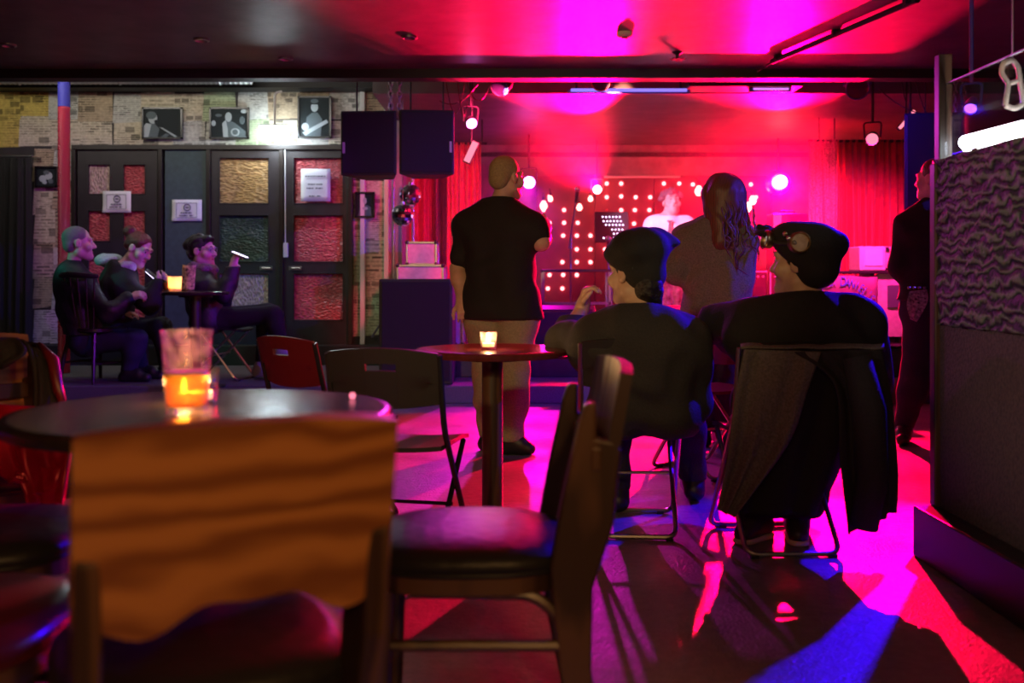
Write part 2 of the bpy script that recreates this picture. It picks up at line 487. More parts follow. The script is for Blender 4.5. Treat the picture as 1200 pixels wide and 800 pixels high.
def foggy(name):
    """Wet, misted tumbler glass: thin glass with a little scattering in its wall."""
    m = thin_glass(name, (.95, .93, .9), .08)
    nt = m.node_tree
    out = nt.nodes['Material Output']
    base = out.inputs[0].links[0].from_socket
    l = nt.nodes.new('ShaderNodeBsdfTranslucent')
    l.inputs[0].default_value = (.8, .75, .72, 1)
    x = nt.nodes.new('ShaderNodeMixShader')
    n = nt.nodes.new('ShaderNodeTexNoise')
    n.inputs['Scale'].default_value = 45
    r = nt.nodes.new('ShaderNodeMapRange')
    r.inputs['From Min'].default_value, r.inputs['From Max'].default_value = .35, .75
    r.inputs['To Min'].default_value, r.inputs['To Max'].default_value = .01, .1
    tc = nt.nodes.new('ShaderNodeTexCoord')
    nt.links.new(tc.outputs['Object'], n.inputs['Vector'])
    nt.links.new(n.outputs['Fac'], r.inputs['Value'])
    nt.links.new(r.outputs[0], x.inputs[0])
    nt.links.new(base, x.inputs[1])
    nt.links.new(l.outputs[0], x.inputs[2])
    nt.links.new(x.outputs[0], out.inputs[0])
    return m


M['foggy'] = foggy('misted_glass')
M['milky'] = mat('frosted_candle_glass', (.8, .62, .45), .5)
_nt = M['milky'].node_tree
_t = _nt.nodes.new('ShaderNodeBsdfTranslucent')
_t.inputs[0].default_value = (.9, .72, .55, 1)
_x = _nt.nodes.new('ShaderNodeMixShader')
_x.inputs[0].default_value = .75
_nt.links.new(_nt.nodes['Principled BSDF'].outputs[0], _x.inputs[1])
_nt.links.new(_t.outputs[0], _x.inputs[2])
_nt.links.new(_x.outputs[0], _nt.nodes['Material Output'].inputs[0])


def haze_mat(density):
    m = bpy.data.materials.new('stage_haze')
    m.use_nodes = True
    nt = m.node_tree
    nt.nodes.remove(nt.nodes['Principled BSDF'])
    v = nt.nodes.new('ShaderNodeVolumeScatter')
    v.inputs['Color'].default_value = (1, 1, 1, 1)
    v.inputs['Density'].default_value = density
    v.inputs['Anisotropy'].default_value = .4
    nt.links.new(v.outputs[0], nt.nodes['Material Output'].inputs['Volume'])
    return m


M['haze'] = haze_mat(.019)
M['foam'] = mat('beer_foam', (0.85, 0.75, 0.6), 0.7)


# ------------------------------------------------------------------ mesh building
class MB:
    """Collects shapes; build() links them as one mesh object."""

    def __init__(self):
        self.v, self.f = [], []

    def add(self, vs, fs):
        n = len(self.v)
        self.v += [tuple(v) for v in vs]
        self.f += [tuple(i + n for i in f) for f in fs]
        return self

    def box(self, c, s, R=None):
        c = Vector(c)
        vs = []
        for x in (-.5, .5):
            for y in (-.5, .5):
                for z in (-.5, .5):
                    p = Vector((x * s[0], y * s[1], z * s[2]))
                    vs.append(c + (R @ p if R else p))
        return self.add(vs, [(0, 1, 3, 2), (4, 6, 7, 5), (0, 4, 5, 1), (2, 3, 7, 6), (0, 2, 6, 4), (1, 5, 7, 3)])

    def tube(self, pts, r, n=8, caps=True, closed=False):
        pts = [Vector(p) for p in pts]
        m = len(pts)
        rs = list(r) if isinstance(r, (list, tuple)) else [r] * m
        rings = []
        up = None
        for i, p in enumerate(pts):
            if closed:
                t = (pts[(i + 1) % m] - pts[i - 1]).normalized()
            else:
                t = (pts[min(i + 1, m - 1)] - pts[max(i - 1, 0)]).normalized()
            if up is None:
                a = Vector((0, 0, 1)) if abs(t.z) < 0.9 else Vector((1, 0, 0))
                up = (a - t * a.dot(t)).normalized()
            else:
                up = (up - t * up.dot(t)).normalized()
            s = t.cross(up)
            rings.append([p + (up * math.cos(k * 2 * math.pi / n) + s * math.sin(k * 2 * math.pi / n)) * rs[i] for k in range(n)])
        vs = [q for ring in rings for q in ring]
        fs = []
        for i in range(m if closed else m - 1):
            j = (i + 1) % m
            for k in range(n):
                fs.append((i * n + k, i * n + (k + 1) % n, j * n + (k + 1) % n, j * n + k))
        if caps and not closed:
            fs.append(tuple(range(n - 1, -1, -1)))
            fs.append(tuple((m - 1) * n + k for k in range(n)))
        return self.add(vs, fs)

    def lathe(self, prof, c=(0, 0, 0), n=24, R=None):
        c = Vector(c)
        vs = []
        for r, z in prof:
            for k in range(n):
                p = Vector((r * math.cos(k * 2 * math.pi / n), r * math.sin(k * 2 * math.pi / n), z))
                vs.append(c + (R @ p if R else p))
        fs = []
        m = len(prof)
        for i in range(m - 1):
            for k in range(n):
                fs.append((i * n + k, i * n + (k + 1) % n, (i + 1) * n + (k + 1) % n, (i + 1) * n + k))
        if prof[0][0] > 1e-6:
            fs.append(tuple(range(n - 1, -1, -1)))
        if prof[-1][0] > 1e-6:
            fs.append(tuple((m - 1) * n + k for k in range(n)))
        return self.add(vs, fs)

    def prism(self, poly, o, ux, uy, th):
        """Polygon in the plane (o, ux, uy) pushed along the vector th."""
        o, ux, uy, th = Vector(o), Vector(ux), Vector(uy), Vector(th)
        a = [o + ux * x + uy * y for x, y in poly]
        n = len(a)
        vs = a + [p + th for p in a]
        fs = [tuple(range(n - 1, -1, -1)), tuple(range(n, 2 * n))]
        fs += [(i, (i + 1) % n, n + (i + 1) % n, n + i) for i in range(n)]
        return self.add(vs, fs)

    def ball(self, c, r, nu=14, nv=9, R=None):
        c = Vector(c)
        r = (r, r, r) if isinstance(r, (int, float)) else r
        prof = []
        vs = []
        for j in range(nv + 1):
            th = math.pi * j / nv
            for k in range(nu):
                ph = 2 * math.pi * k / nu
                p = Vector((r[0] * math.sin(th) * math.cos(ph), r[1] * math.sin(th) * math.sin(ph), -r[2] * math.cos(th)))
                vs.append(c + (R @ p if R else p))
        fs = []
        for j in range(nv):
            for k in range(nu):
                fs.append((j * nu + k, j * nu + (k + 1) % nu, (j + 1) * nu + (k + 1) % nu, (j + 1) * nu + k))
        return self.add(vs, fs)

    def sheet(self, fn, nu, nv, th):
        """A surface fn(u, v) -> point, given thickness th (a real two-sided cloth)."""
        g = [[Vector(fn(i / nu, j / nv)) for j in range(nv + 1)] for i in range(nu + 1)]
        vs, nr = [], []
        for i in range(nu + 1):
            for j in range(nv + 1):
                a = g[min(i + 1, nu)][j] - g[max(i - 1, 0)][j]
                b = g[i][min(j + 1, nv)] - g[i][max(j - 1, 0)]
                n = a.cross(b)
                nr.append(n.normalized() if n.length > 1e-9 else Vector((0, 1, 0)))
                vs.append(g[i][j])
        N = len(vs)
        vs2 = vs + [v + n * th for v, n in zip(vs, nr)]
        w = nv + 1
        fs = []
        for i in range(nu):
            for j in range(nv):
                a, b, c, d = i * w + j, (i + 1) * w + j, (i + 1) * w + j + 1, i * w + j + 1
                fs.append((d, c, b, a))
                fs.append((N + a, N + b, N + c, N + d))
        for i in range(nu):
            a, b = i * w, (i + 1) * w
            fs.append((a, b, N + b, N + a))
            a, b = i * w + nv, (i + 1) * w + nv
            fs.append((b, a, N + a, N + b))
        for j in range(nv):
            a, b = j, j + 1
            fs.append((b, a, N + a, N + b))
            a, b = nu * w + j, nu * w + j + 1
            fs.append((a, b, N + b, N + a))
        return self.add(vs2, fs)

    def build(self, name, m, parent=None, smooth=False, bevel=0.0, local=False):
        root = parent
        while root is not None and root.parent is not None:
            root = root.parent
        off = Vector((0, 0, 0)) if (local or root is None) else Vector(root.location)
        me = bpy.data.meshes.new(name)
        me.from_pydata([tuple(Vector(v) - off) for v in self.v], [], self.f)
        me.update()
        if smooth:
            me.shade_smooth()
            if smooth != 'all':
                me.set_sharp_from_angle(angle=math.radians(40))
        o = bpy.data.objects.new(name, me)
        C.objects.link(o)
        me.materials.append(M[m] if isinstance(m, str) else m)
        if parent is not None:
            o.parent = parent
        if bevel:
            b = o.modifiers.new('bevel', 'BEVEL')
            b.width, b.segments, b.limit_method = bevel, 2, 'ANGLE'
        return o


def fillet(pts, r, n=5):
    """Polyline with rounded inner corners."""
    pts = [Vector(p) for p in pts]
    out = [pts[0]]
    for i in range(1, len(pts) - 1):
        a, b, c = pts[i - 1], pts[i], pts[i + 1]
        u, v = (a - b).normalized(), (c - b).normalized()
        rr = min(r, (a - b).length * .45, (c - b).length * .45)
        p0, p1 = b + u * rr, b + v * rr
        for k in range(n + 1):
            t = k / n
            out.append(p0 * (1 - t) ** 2 + b * 2 * t * (1 - t) + p1 * t * t)
    out.append(pts[-1])
    return out


def tag(o, label=None, cat=None, group=None, kind=None):
    if label: o['label'] = label
    if cat: o['category'] = cat
    if group: o['group'] = group
    if kind: o['kind'] = kind
    return o


def thing(name, label, cat, loc=(0, 0, 0), rotz=0.0, group=None):
    o = bpy.data.objects.new(name, None)
    C.objects.link(o)
    o.location = loc
    o.rotation_euler = (0, 0, rotz)
    o.empty_display_size = 0.1
    return tag(o, label, cat, group)


def struct(o, label=None):
    return tag(o, label, kind='structure')


def copy_tree(o, parent=None):
    c = o.copy()
    C.objects.link(c)
    if parent is not None:
        c.parent = parent
    for ch in list(o.children):
        copy_tree(ch, c)
    return c


def Rz(a):
    return Matrix.Rotation(a, 3, 'Z')


def frame(f, u):
    """3x3 with columns right, forward, up."""
    f = Vector(f).normalized()
    u = Vector(u)
    r = f.cross(u).normalized()
    u = r.cross(f)
    return Matrix((r, f, u)).transposed()


def lettering(text, size, loc, rot, m, parent, name='lettering', depth=0.002, sx=1.0):
    cu = bpy.data.curves.new(name, 'FONT')
    cu.body, cu.size, cu.extrude = text, size, depth
    cu.align_x, cu.align_y = 'CENTER', 'CENTER'
    o = bpy.data.objects.new(name, cu)
    C.objects.link(o)
    root = parent
    while root.parent is not None:
        root = root.parent
    o.location = Vector(loc) - Vector(root.location)
    o.rotation_euler = rot
    o.parent = parent
    cu.materials.append(M[m])
    me = bpy.data.meshes.new_from_object(o.evaluated_get(bpy.context.evaluated_depsgraph_get()))
    q = bpy.data.objects.new(name, me)
    C.objects.link(q)
    q.location, q.rotation_euler, q.parent, q.scale = o.location, o.rotation_euler, parent, (sx, 1, 1)
    bpy.data.objects.remove(o)
    return q

# ================================================================== the setting
WY = 10.4                                             # the papered wall


def sbox(name, x0, x1, y0, y1, z0, z1, m, bevel=0.0):
    return struct(MB().box(((x0 + x1) / 2, (y0 + y1) / 2, (z0 + z1) / 2), (x1 - x0, y1 - y0, z1 - z0)).build(name, m, bevel=bevel))


sbox('floor', -6.6, 4.9, -3.3, 12.6, -0.2, 0.0, 'floor')
sbox('wall_left', -6.6, -6.4, -3.3, 12.6, 0, 3.3, 'dark')
sbox('wall_right', 4.7, 4.9, -3.3, 12.6, 0, 3.3, 'dark')
sbox('wall_rear', -6.4, 4.7, -3.3, -3.1, 0, 3.3, 'dark')
sbox('ceiling', -6.4, 4.7, -3.1, 8.0, 2.73, 3.2, 'ceil')
sbox('trim_1', -6.4, 4.7, 8.0, 8.16, 2.655, 3.2, 'black')                     # beam across the room
sbox('ceiling_bay', -6.4, 4.7, 8.16, WY, 3.14, 3.3, 'ceil')
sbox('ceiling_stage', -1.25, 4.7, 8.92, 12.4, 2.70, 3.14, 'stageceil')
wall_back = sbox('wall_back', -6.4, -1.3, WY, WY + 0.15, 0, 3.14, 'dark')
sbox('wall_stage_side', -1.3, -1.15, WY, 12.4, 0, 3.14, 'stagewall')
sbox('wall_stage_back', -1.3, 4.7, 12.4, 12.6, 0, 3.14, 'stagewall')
sbox('trim_2', -6.4, -1.26, WY - 0.26, WY, 2.985, 3.14, 'black')              # cornice over the paper
sbox('trim_3', -6.4, 4.7, 8.3, WY, 0, 0.15, 'riser', 0.012)                   # low platform
sbox('trim_4', -6.4, -1.3, WY - 0.2, WY, 0.15, 0.355, 'black', 0.008)         # step below the doors
sbox('trim_5', -1.14, 4.7, 9.0, 12.4, 0.15, 0.435, 'stagefloor', 0.01)        # stage
sbox('trim_6', -1.14, 4.7, 8.975, 9.0, 0.405, 0.435, 'blackgloss', 0.004)     # stage nosing
for i, px in enumerate((425, 453)):
    x = (px - 600) / 112.5
    sbox('trim_%d' % (7 + i), x - 0.025, x + 0.025, WY - 0.05, WY, 0.355, 2.985, 'offwhite', 0.006)
sbox('trim_9', -1.3, 4.7, 12.36, 12.4, 2.55, 2.6, 'black')
sbox('baseboard_back', -1.685, -1.3, WY - 0.03, WY, 0.355, 0.43, 'black')

# every pasted newspaper sheet is a piece of its own
S = random.Random(11)


def px2x(px, d=10.38): return (px - CX) / FPX * d
def py2z(py, d=10.38): return CAM_Z + (HY - py) / FPX * d


def sheets(x0, x1, z0, z1, nx, nz, pick):
    for i in range(nx):
        for j in range(nz):
            w, h = (x1 - x0) / nx, (z1 - z0) / nz
            cx, cz = x0 + w * (i + .5) + S.uniform(-.02, .02), z0 + h * (j + .5) + S.uniform(-.03, .03)
            ww, hh = w * S.uniform(1.0, 1.15), h * S.uniform(1.0, 1.12)
            cx = min(max(cx, x0 + ww / 2), x1 - ww / 2) if ww < x1 - x0 else (x0 + x1) / 2
            ww = min(ww, x1 - x0)
            a = S.uniform(-.02, .02)
            y = WY - 0.002 - S.uniform(0, .006)
            ux, uy = Vector((math.cos(a), 0, math.sin(a))), Vector((-math.sin(a), 0, math.cos(a)))
            c = S.uniform(0, .03)
            poly = [(-ww / 2, -hh / 2), (ww / 2, -hh / 2 + c), (ww / 2 - S.uniform(0, .02), hh / 2), (-ww / 2 + c, hh / 2)]
            MB().prism(poly, (cx, y, cz), ux, uy, (0, -0.002, 0)).build('newspaper_sheet', pick((cx - px2x(0)) / (px2x(455) - px2x(0))), wall_back)


def pick(t):
    r = S.random()
    if t < 0.12: return 'paper3' if r < .7 else 'paper1'
    if .5 < t < .68: return 'paper4' if r < .45 else 'paper2'
    return S.choice(['paper1', 'paper2', 'paper5', 'paper1'])


sheets(-5.8, px2x(423), 2.4, 2.985, 13, 2, pick)
sheets(px2x(427), px2x(451), 2.4, 2.985, 1, 2, pick)
sheets(px2x(37), px2x(86), 0.36, 2.4, 2, 6, lambda t: S.choice(['paper1', 'paper2', 'paper5', 'paper5']))
sheets(px2x(412), px2x(451), 0.43, 2.4, 1, 6, lambda t: S.choice(['paper1', 'paper2', 'paper4']))


def door(name, x0, x1, panes, extra=None, m='door', handle=None):
    """A panelled door leaf drawn between pixel columns x0..x1; panes = (l, t, r, b, material)."""
    X0, X1, Z0, Z1 = px2x(x0), px2x(x1), 0.355, 2.385
    xs = sorted({X0, X1} | {px2x(p[0]) for p in panes} | {px2x(p[2]) for p in panes})
    zs = sorted({Z0, Z1} | {py2z(p[1]) for p in panes} | {py2z(p[3]) for p in panes})
    mb = MB()
    for a, b in zip(xs, xs[1:]):
        for c, d in zip(zs, zs[1:]):
            mx, mz = (a + b) / 2, (c + d) / 2
            if any(px2x(p[0]) < mx < px2x(p[2]) and py2z(p[3]) < mz < py2z(p[1]) for p in panes):
                continue
            mb.box((mx, WY - 0.035, mz), (b - a, 0.05, d - c))
    o = struct(mb.build(name, m))
    for l, t, r, b, pm in panes:
        a, c, e, f = px2x(l), py2z(b), px2x(r), py2z(t)
        MB().box(((a + e) / 2, WY - 0.02, (c + f) / 2), (e - a, 0.012, f - c)).build('pane', pm, o)
        bd = MB()
        for q in ((a, e, c, c), (a, e, f, f), (a, a, c, f), (e, e, c, f)):
            bd.tube([(q[0], WY - 0.058, q[2]), (q[1], WY - 0.058, q[3])], 0.008, 6)
        bd.build('pane_bead', m, o, smooth=True)
    if handle:
        hx, hz = px2x(handle[0]), py2z(handle[1])
        MB().box((hx, WY - 0.063, hz), (0.13, 0.006, 0.04)).tube(fillet([(hx - .04, WY - .06, hz), (hx - .04, WY - .1, hz), (hx + .06, WY - .1, hz)], .02), 0.009, 8).build('door_handle', 'steel', o, smooth=True)
    return o


door('door_1', 93, 186, [(105, 193, 131, 228, 'panepale'), (146, 193, 172, 228, 'panered'),
                          (105, 247, 131, 283, 'panered'), (146, 247, 172, 283, 'panered'),
                          (105, 302, 131, 372, 'panered'), (146, 302, 172, 372, 'panered')])
door('door_2', 195, 243, [], m='doorgreen')
door('door_3', 249, 329, [(258, 185, 316, 239, 'paneamber'), (258, 252, 316, 307, 'panegreen'), (258, 320, 316, 375, 'panepale')], handle=(313, 314))
door('door_4', 333, 410, [(345, 185, 403, 239, 'panered'), (345, 252, 403, 307, 'panered'), (345, 320, 403, 375, 'panered')], handle=(347, 314))
tf = MB()
for px in (89, 190, 246, 331, 411.5):
    tf.box((px2x(px), WY - 0.045, 1.37), (0.045, 0.09, 2.03))
tf.box(((px2x(87) + px2x(413)) / 2, WY - 0.045, 2.4), (px2x(413) - px2x(87), 0.1, 0.05))
struct(tf.build('trim_10', 'blackwood', bevel=0.004))
# pull cord box on the door jamb
t = thing('door_closer_cord', 'pale cord with a small box hanging between the two dark doors', 'cord', (px2x(333.5, 10.3), 10.28, 1.2))
MB().tube([P(334, 175, 10.3), P(334.5, 285, 10.28)], 0.006, 6).build('cord', 'offwhite', t, smooth=True)
MB().box(P(335, 293, 10.27), (0.05, 0.03, 0.15)).build('box', 'offwhite', t, bevel=0.006)


def notice(name, x0, y0, x1, y1, d, label, emblem, lines):
    o = P((x0 + x1) / 2, (y0 + y1) / 2, d)
    w, h = (x1 - x0) / FPX * d, (y1 - y0) / FPX * d
    t = thing(name, label, 'notice', o)
    n = 6

    def f(u, v):
        k = 0.012 * (1 - abs(2 * u - 1)) * (v - .4) + (0.02 * max(0, .25 - u) * max(0, .3 - v) * 12)
        return o + Vector(((u - .5) * w, -0.006 - k - .004, (v - .5) * h))
    MB().sheet(f, n, n, 0.0015).build('sheet', 'paper', t, smooth='all')
    y = o.y - 0.026
    ink = MB()
    if emblem:
        b = MB()
        for a, c, e, g in ((-.34, .34, .34, .34), (-.34, -.34, .34, -.34), (-.34, -.34, -.34, .34), (.34, -.34, .34, .34)):
            b.tube([(o.x + a * w, y, o.z + c * h), (o.x + e * w, y, o.z + g * h)], 0.0022, 4)
        b.build('border', 'photomid', t)
        q = [(o.x + .02 * w + .033 * math.cos(k * math.pi / 10), y, o.z + .13 * h + .033 * math.sin(k * math.pi / 10)) for k in range(20)]
        MB().tube(q, 0.005, 6, closed=True).box((o.x + .02 * w, y, o.z + .13 * h), (0.034, 0.003, 0.012)).build('emblem', 'photomid', t)
    for z, spans in lines:
        for a, b in spans:
            x = a
            while x < b - 1e-6:                       # unreadable small print: word by word strokes
                e = min(b, x + S.uniform(.06, .12))
                ink.box((o.x + (x + e - .02) / 2 * w, y, o.z + z * h), ((e - x - .02) * w, 0.002, 0.012))
                x = e
    ink.build('print', 'ink', t)['kind'] = 'stuff'


notice('paper_notice', 121, 224, 154, 249, 10.33, 'white notice curling over the middle rail of the leftmost door', True, [(-.12, [(-.2, .2)]), (-.25, [(-.24, .05), (.1, .22)])])
notice('paper_notice', 202, 234, 237, 259, 10.33, 'pale green-lit notice with a round emblem on the plain dark panel', True, [(-.12, [(-.2, .2)]), (-.25, [(-.24, .05), (.1, .24)])])
notice('paper_notice', 353, 198, 387.5, 236, 10.33, 'tall lilac-lit paper notice stuck on the red glass of the right door', False, [(.27, [(-.35, .35)]), (.02, [(-.25, .0), (.03, .25)]), (-.1, [(-.3, -.05), (.0, .26)]), (-.34, [(-.22, .0), (.05, .2)])])


def picture(x0, y0, x1, y1, label, shapes, d=10.36):
    """Framed print; shapes = (material, polygon in 0..1 of the print)."""
    o = P((x0 + x1) / 2, (y0 + y1) / 2, d)
    w, h = (x1 - x0) / FPX * d, (y1 - y0) / FPX * d
    t = thing('framed_photograph', label, 'picture', o)
    fr = MB()
    e = 0.018
    for cx, cz, sx, sz in ((0, h / 2 - e / 2, w, e), (0, -h / 2 + e / 2, w, e), (-w / 2 + e / 2, 0, e, h), (w / 2 - e / 2, 0, e, h)):
        fr.box((o.x + cx, o.y - .012, o.z + cz), (sx, .03, sz))
    fr.build('frame', 'blackgloss', t)
    p = MB().box((o.x, o.y - .004, o.z), (w - e, .008, h - e)).build('print', 'photodark', t)
    k = 0
    for m, poly in shapes:
        k += 1
        MB().prism([((a - .5) * (w - 2 * e), (b - .5) * (h - 2 * e)) for a, b in poly], (o.x, o.y - .008, o.z), (1, 0, 0), (0, 0, 1), (0, -.0012 * k, 0)).build('figure', m, p)


def oval(cx, cy, rx, ry, n=14):
    return [(cx + rx * math.cos(2 * math.pi * i / n), cy + ry * math.sin(2 * math.pi * i / n)) for i in range(n)]


picture(167, 126, 214.5, 163, 'framed photograph of a musician in profile with a horn, above left door', [
    ('photomid', [(0, 0), (.36, 0), (.42, .3), (.28, .5), (.05, .5), (0, .42)]), ('photolight', [(0, 0), (.12, 0), (.2, .46), (.06, .5), (0, .4)]),
    ('photolight', oval(.24, .68, .12, .2)), ('photomid', oval(.2, .78, .14, .14)), ('photodark', oval(.33, .56, .05, .06)),
    ('photolight', [(.42, .36), (.5, .34), (.9, .03), (.84, 0)]), ('photomid', [(.45, .0), (.6, .14), (.7, .1), (.6, .0)])])
picture(246, 126, 292.5, 163, 'framed photograph of a crowd around a drummer, left of the white lamp', [
    ('photomid', [(.35, 0), (.36, .5), (.48, .62), (.66, .5), (.95, .2), (.95, 0)]), ('photolight', [(.33, .0), (.3, .5), (.4, .62), (.45, .3), (.46, 0)]),
    ('photolight', oval(.47, .72, .09, .17)), ('photolight', oval(.9, .92, .09, .07)), ('photolight', oval(.06, .5, .06, .1)),
    ('photomid', oval(.2, .78, .09, .05)), ('photolight', oval(.66, .18, .12, .14)), ('photomid', oval(.66, .18, .08, .1)), ('photomid', oval(.85, .6, .07, .14))])
picture(349, 113, 388.5, 162, 'tall framed photograph of a guitarist in a dark hat, right of white lamp', [
    ('photolight', oval(.5, .76, .12, .12)), ('photodark', oval(.5, .88, .2, .05)), ('photomid', oval(.5, .92, .13, .06)),
    ('photomid', [(.2, 0), (.24, .5), (.42, .62), (.6, .62), (.75, .45), (.7, 0)]), ('photolight', [(.1, .1), (.2, .02), (.95, .36), (.9, .44)]),
    ('photolight', oval(.2, .25, .12, .1))])
picture(416, 225, 439.5, 255, 'small dark framed portrait on the papered strip beside the right door', [
    ('photomid', [(.1, 0), (.2, .42), (.42, .5), (.6, .5), (.85, .4), (.9, 0)]), ('photolight', oval(.5, .68, .11, .15)), ('photolight', oval(.52, .34, .17, .07))])
picture(42, 195, 68, 219.5, 'small framed floral print on the papered wall by the black curtain', [
    ('photolight', oval(.3, .4, .2, .2)), ('photolight', oval(.62, .55, .2, .22)), ('photomid', oval(.5, .75, .16, .12)), ('photomid', oval(.72, .25, .14, .14)), ('photolight', oval(.4, .18, .12, .1))])

# white lamp between the pictures
t = thing('wall_lamp', 'glowing white box lamp hanging between the framed photographs', 'lamp', P(321, 155, 10.1))
MB().box(P(321, 156, 10.1), (0.29, 0.05, 0.13)).build('diffuser', 'lampwhite', t, bevel=0.008)
MB().box(P(321, 149, 10.1) + Vector((0, .0, .018)), (0.3, 0.07, 0.02)).build('housing', 'offwhite', t, bevel=0.004)
MB().tube(fillet([P(322, 149, 10.1), P(322, 109, 10.1), P(330, 107, 10.14)], .05), 0.011, 8).build('stem', 'offwhite', t, smooth=True)

# ventilation duct under the bay ceiling
prof = [(0.0, 0)]
L = 2.6
for i in range(53):
    prof += [(0.058, i * .05), (0.062, i * .05 + .006), (0.058, i * .05 + .012)]
prof += [(0.0, 52 * .05 + .02)]
t = thing('ceiling_duct', 'silver spiral ventilation duct under the bay ceiling above the wall', 'duct', (-5.2, 9.9, 3.03))
MB().lathe(prof, (-5.2, 9.9, 3.03), 16, Matrix.Rotation(math.radians(90), 3, 'Y')).build('pipe', 'duct', t, smooth=True)
for x in (-4.9, -3.9, -2.9):
    MB().tube([(x, 9.9 + .066 * math.sin(a), 3.03 + .066 * math.cos(a)) for a in [k * math.pi / 8 for k in range(17)]], .006, 5).tube([(x, 9.9, 3.09), (x, 9.9, 3.14)], .005, 5).build('strap', 'steel', t)

# tinsel-wrapped column
col = struct(MB().tube([Vector((P(75, 0, 9.4).x, 9.4, .15)), Vector((P(75, 0, 9.4).x, 9.4, 3.14))], 0.05, 16).build('trim_11', 'dark', smooth=True))
cx_ = P(75, 0, 9.4).x
for z0, z1, m, nm in ((0.15, 2.66, 'tinsel', 'red_wrap'), (2.66, 3.13, 'tinselblue', 'blue_wrap')):
    mb = MB()
    zz = [z0 + (z1 - z0) * k / 120 for k in range(121)]
    mb.lathe([(0.053 + 0.004 * (k % 2), z) for k, z in enumerate(zz)], (cx_, 9.4, 0), 18)
    mb.build(nm, m, col, smooth='all')

# black curtain in the left doorway
t = thing('black_curtain', 'black floor-length curtain hanging in the left doorway', 'curtain', (px2x(0, 10.2), 10.2, 0.36))


def drape(x0, x1, y, z0, z1, n, amp, seed=0, flare=0.0):
    r = random.Random(seed)
    ph = [r.uniform(0, 6) for _ in range(4)]

    def f(u, v):
        s = amp * (math.sin(u * n * 6.283 + ph[0]) + .45 * math.sin(u * n * 6.283 * 1.7 + ph[1] + v) + .3 * math.sin(u * n * 13 + ph[2]))
        s *= .55 + .45 * (1 - v)
        return Vector((x0 + (x1 - x0) * u + .012 * math.sin(v * 3 + u * 9 + ph[3]), y + s + flare * (1 - v), z0 + (z1 - z0) * v))
    return MB().sheet(f, int(n * 12), 14, .004)


drape(px2x(-60, 10.2), px2x(36, 10.2), 10.2, 0.16, py2z(185, 10.2), 10, .028, 3).build('drape', 'blackcloth', t, smooth='all')
MB().tube([P(-65, 183, 10.2), P(38, 183, 10.2)], 0.013, 10).build('rail', 'steel', t, smooth=True)
for px in (-50, 37):
    MB().tube([P(px, 183, 10.2), P(px, 183, 10.2) + Vector((0, .2, 0))], 0.01, 8).build('rail_bracket', 'steel', t)

# velvet stage curtains
for nm, a, b, d, z1, n, lab, sd in (
        ('stage_curtain', 523, 565, 10.4, 2.46, 7, 'narrow red velvet curtain at the left edge of the stage', 5),
        ('stage_curtain', 978, 1062, 10.3, 2.47, 10, 'wide red velvet curtain at the right side of the stage', 9)):
    X0, X1 = px2x(a, d), px2x(b, d)
    t = thing(nm, lab, 'curtain', ((X0 + X1) / 2, d, .44))
    drape(X0, X1, d, .45, z1, n, .03, sd).build('drape', 'velvet', t, smooth='all')
    MB().tube([(X0 - .05, d, z1 - .01), (X1 + .05, d, z1 - .01)], .014, 8).tube([(X0, d, z1), (X0, d, 2.71)], .008, 6).tube([(X1, d, z1), (X1, d, 2.71)], .008, 6).build('rail', 'black', t)
t = thing('stage_curtain', 'dull red velvet curtain behind the mirror balls and cases', 'curtain', (-.85, 11.0, .44))
drape(px2x(455, 11.2), px2x(528, 11.2), 11.2, .45, 2.66, 5, .035, 15).build('drape', 'velvet', t, smooth='all')
t = thing('net_curtain', 'pale pink net curtain hanging at the edge of the right velvet curtain', 'curtain', (px2x(962, 10.25), 10.25, .44))
drape(px2x(949, 10.25), px2x(980, 10.25), 10.25, .45, 2.47, 4, .02, 21).build('drape', 'lace', t, smooth='all')
MB().tube([(px2x(947, 10.25), 10.25, 2.46), (px2x(981, 10.25), 10.25, 2.46)], .01, 8).tube([(px2x(960, 10.25), 10.25, 2.46), (px2x(960, 10.25), 10.25, 2.71)], .006, 6).build('rail', 'black', t)

# ---------------------------------------------------------------- partition with glass on the right
pw = sbox('wall_partition', 1.614, 1.80, -0.6, 3.80, 0.19, 1.495, 'hairy')
mb = MB()


def crk(u, v):
    y, z = 0.3 + 3.495 * u, 0.88 + 0.62 * v
    k = .006 * math.sin(z * 55 + 4 * math.sin(y * 7) + 3 * math.sin(y * 17 + z * 9)) + .006
    return Vector((1.612 - k, y, z))


mb.sheet(crk, 170, 46, -.004).build('combed_plaster', 'tiger', pw, smooth='all')
MB().box((1.63, 3.78, 0.84), (0.07, 0.05, 1.3)).build('end_post', 'darkwood', pw, bevel=.006)
sbox('baseboard_partition', 1.526, 1.9, -0.6, 3.79, 0.0, 0.192, 'blackwood', 0.006)
sbox('trim_12', 1.614, 1.80, -0.6, 3.80, 1.495, 1.503, 'darkwood', .003)
gl = struct(MB().box((1.635, 1.7, 1.65), (0.008, 4.1, 0.27)).build('window_1', 'pane'))
MB().box((1.635, 3.775, 1.70), (0.05, 0.045, 0.40)).build('window_frame', 'darkwood', gl, bevel=.004)
MB().tube([(1.635, 3.74, 1.785), (1.635, -.4, 1.785)], .004, 6).build('window_rail', 'steel', gl)
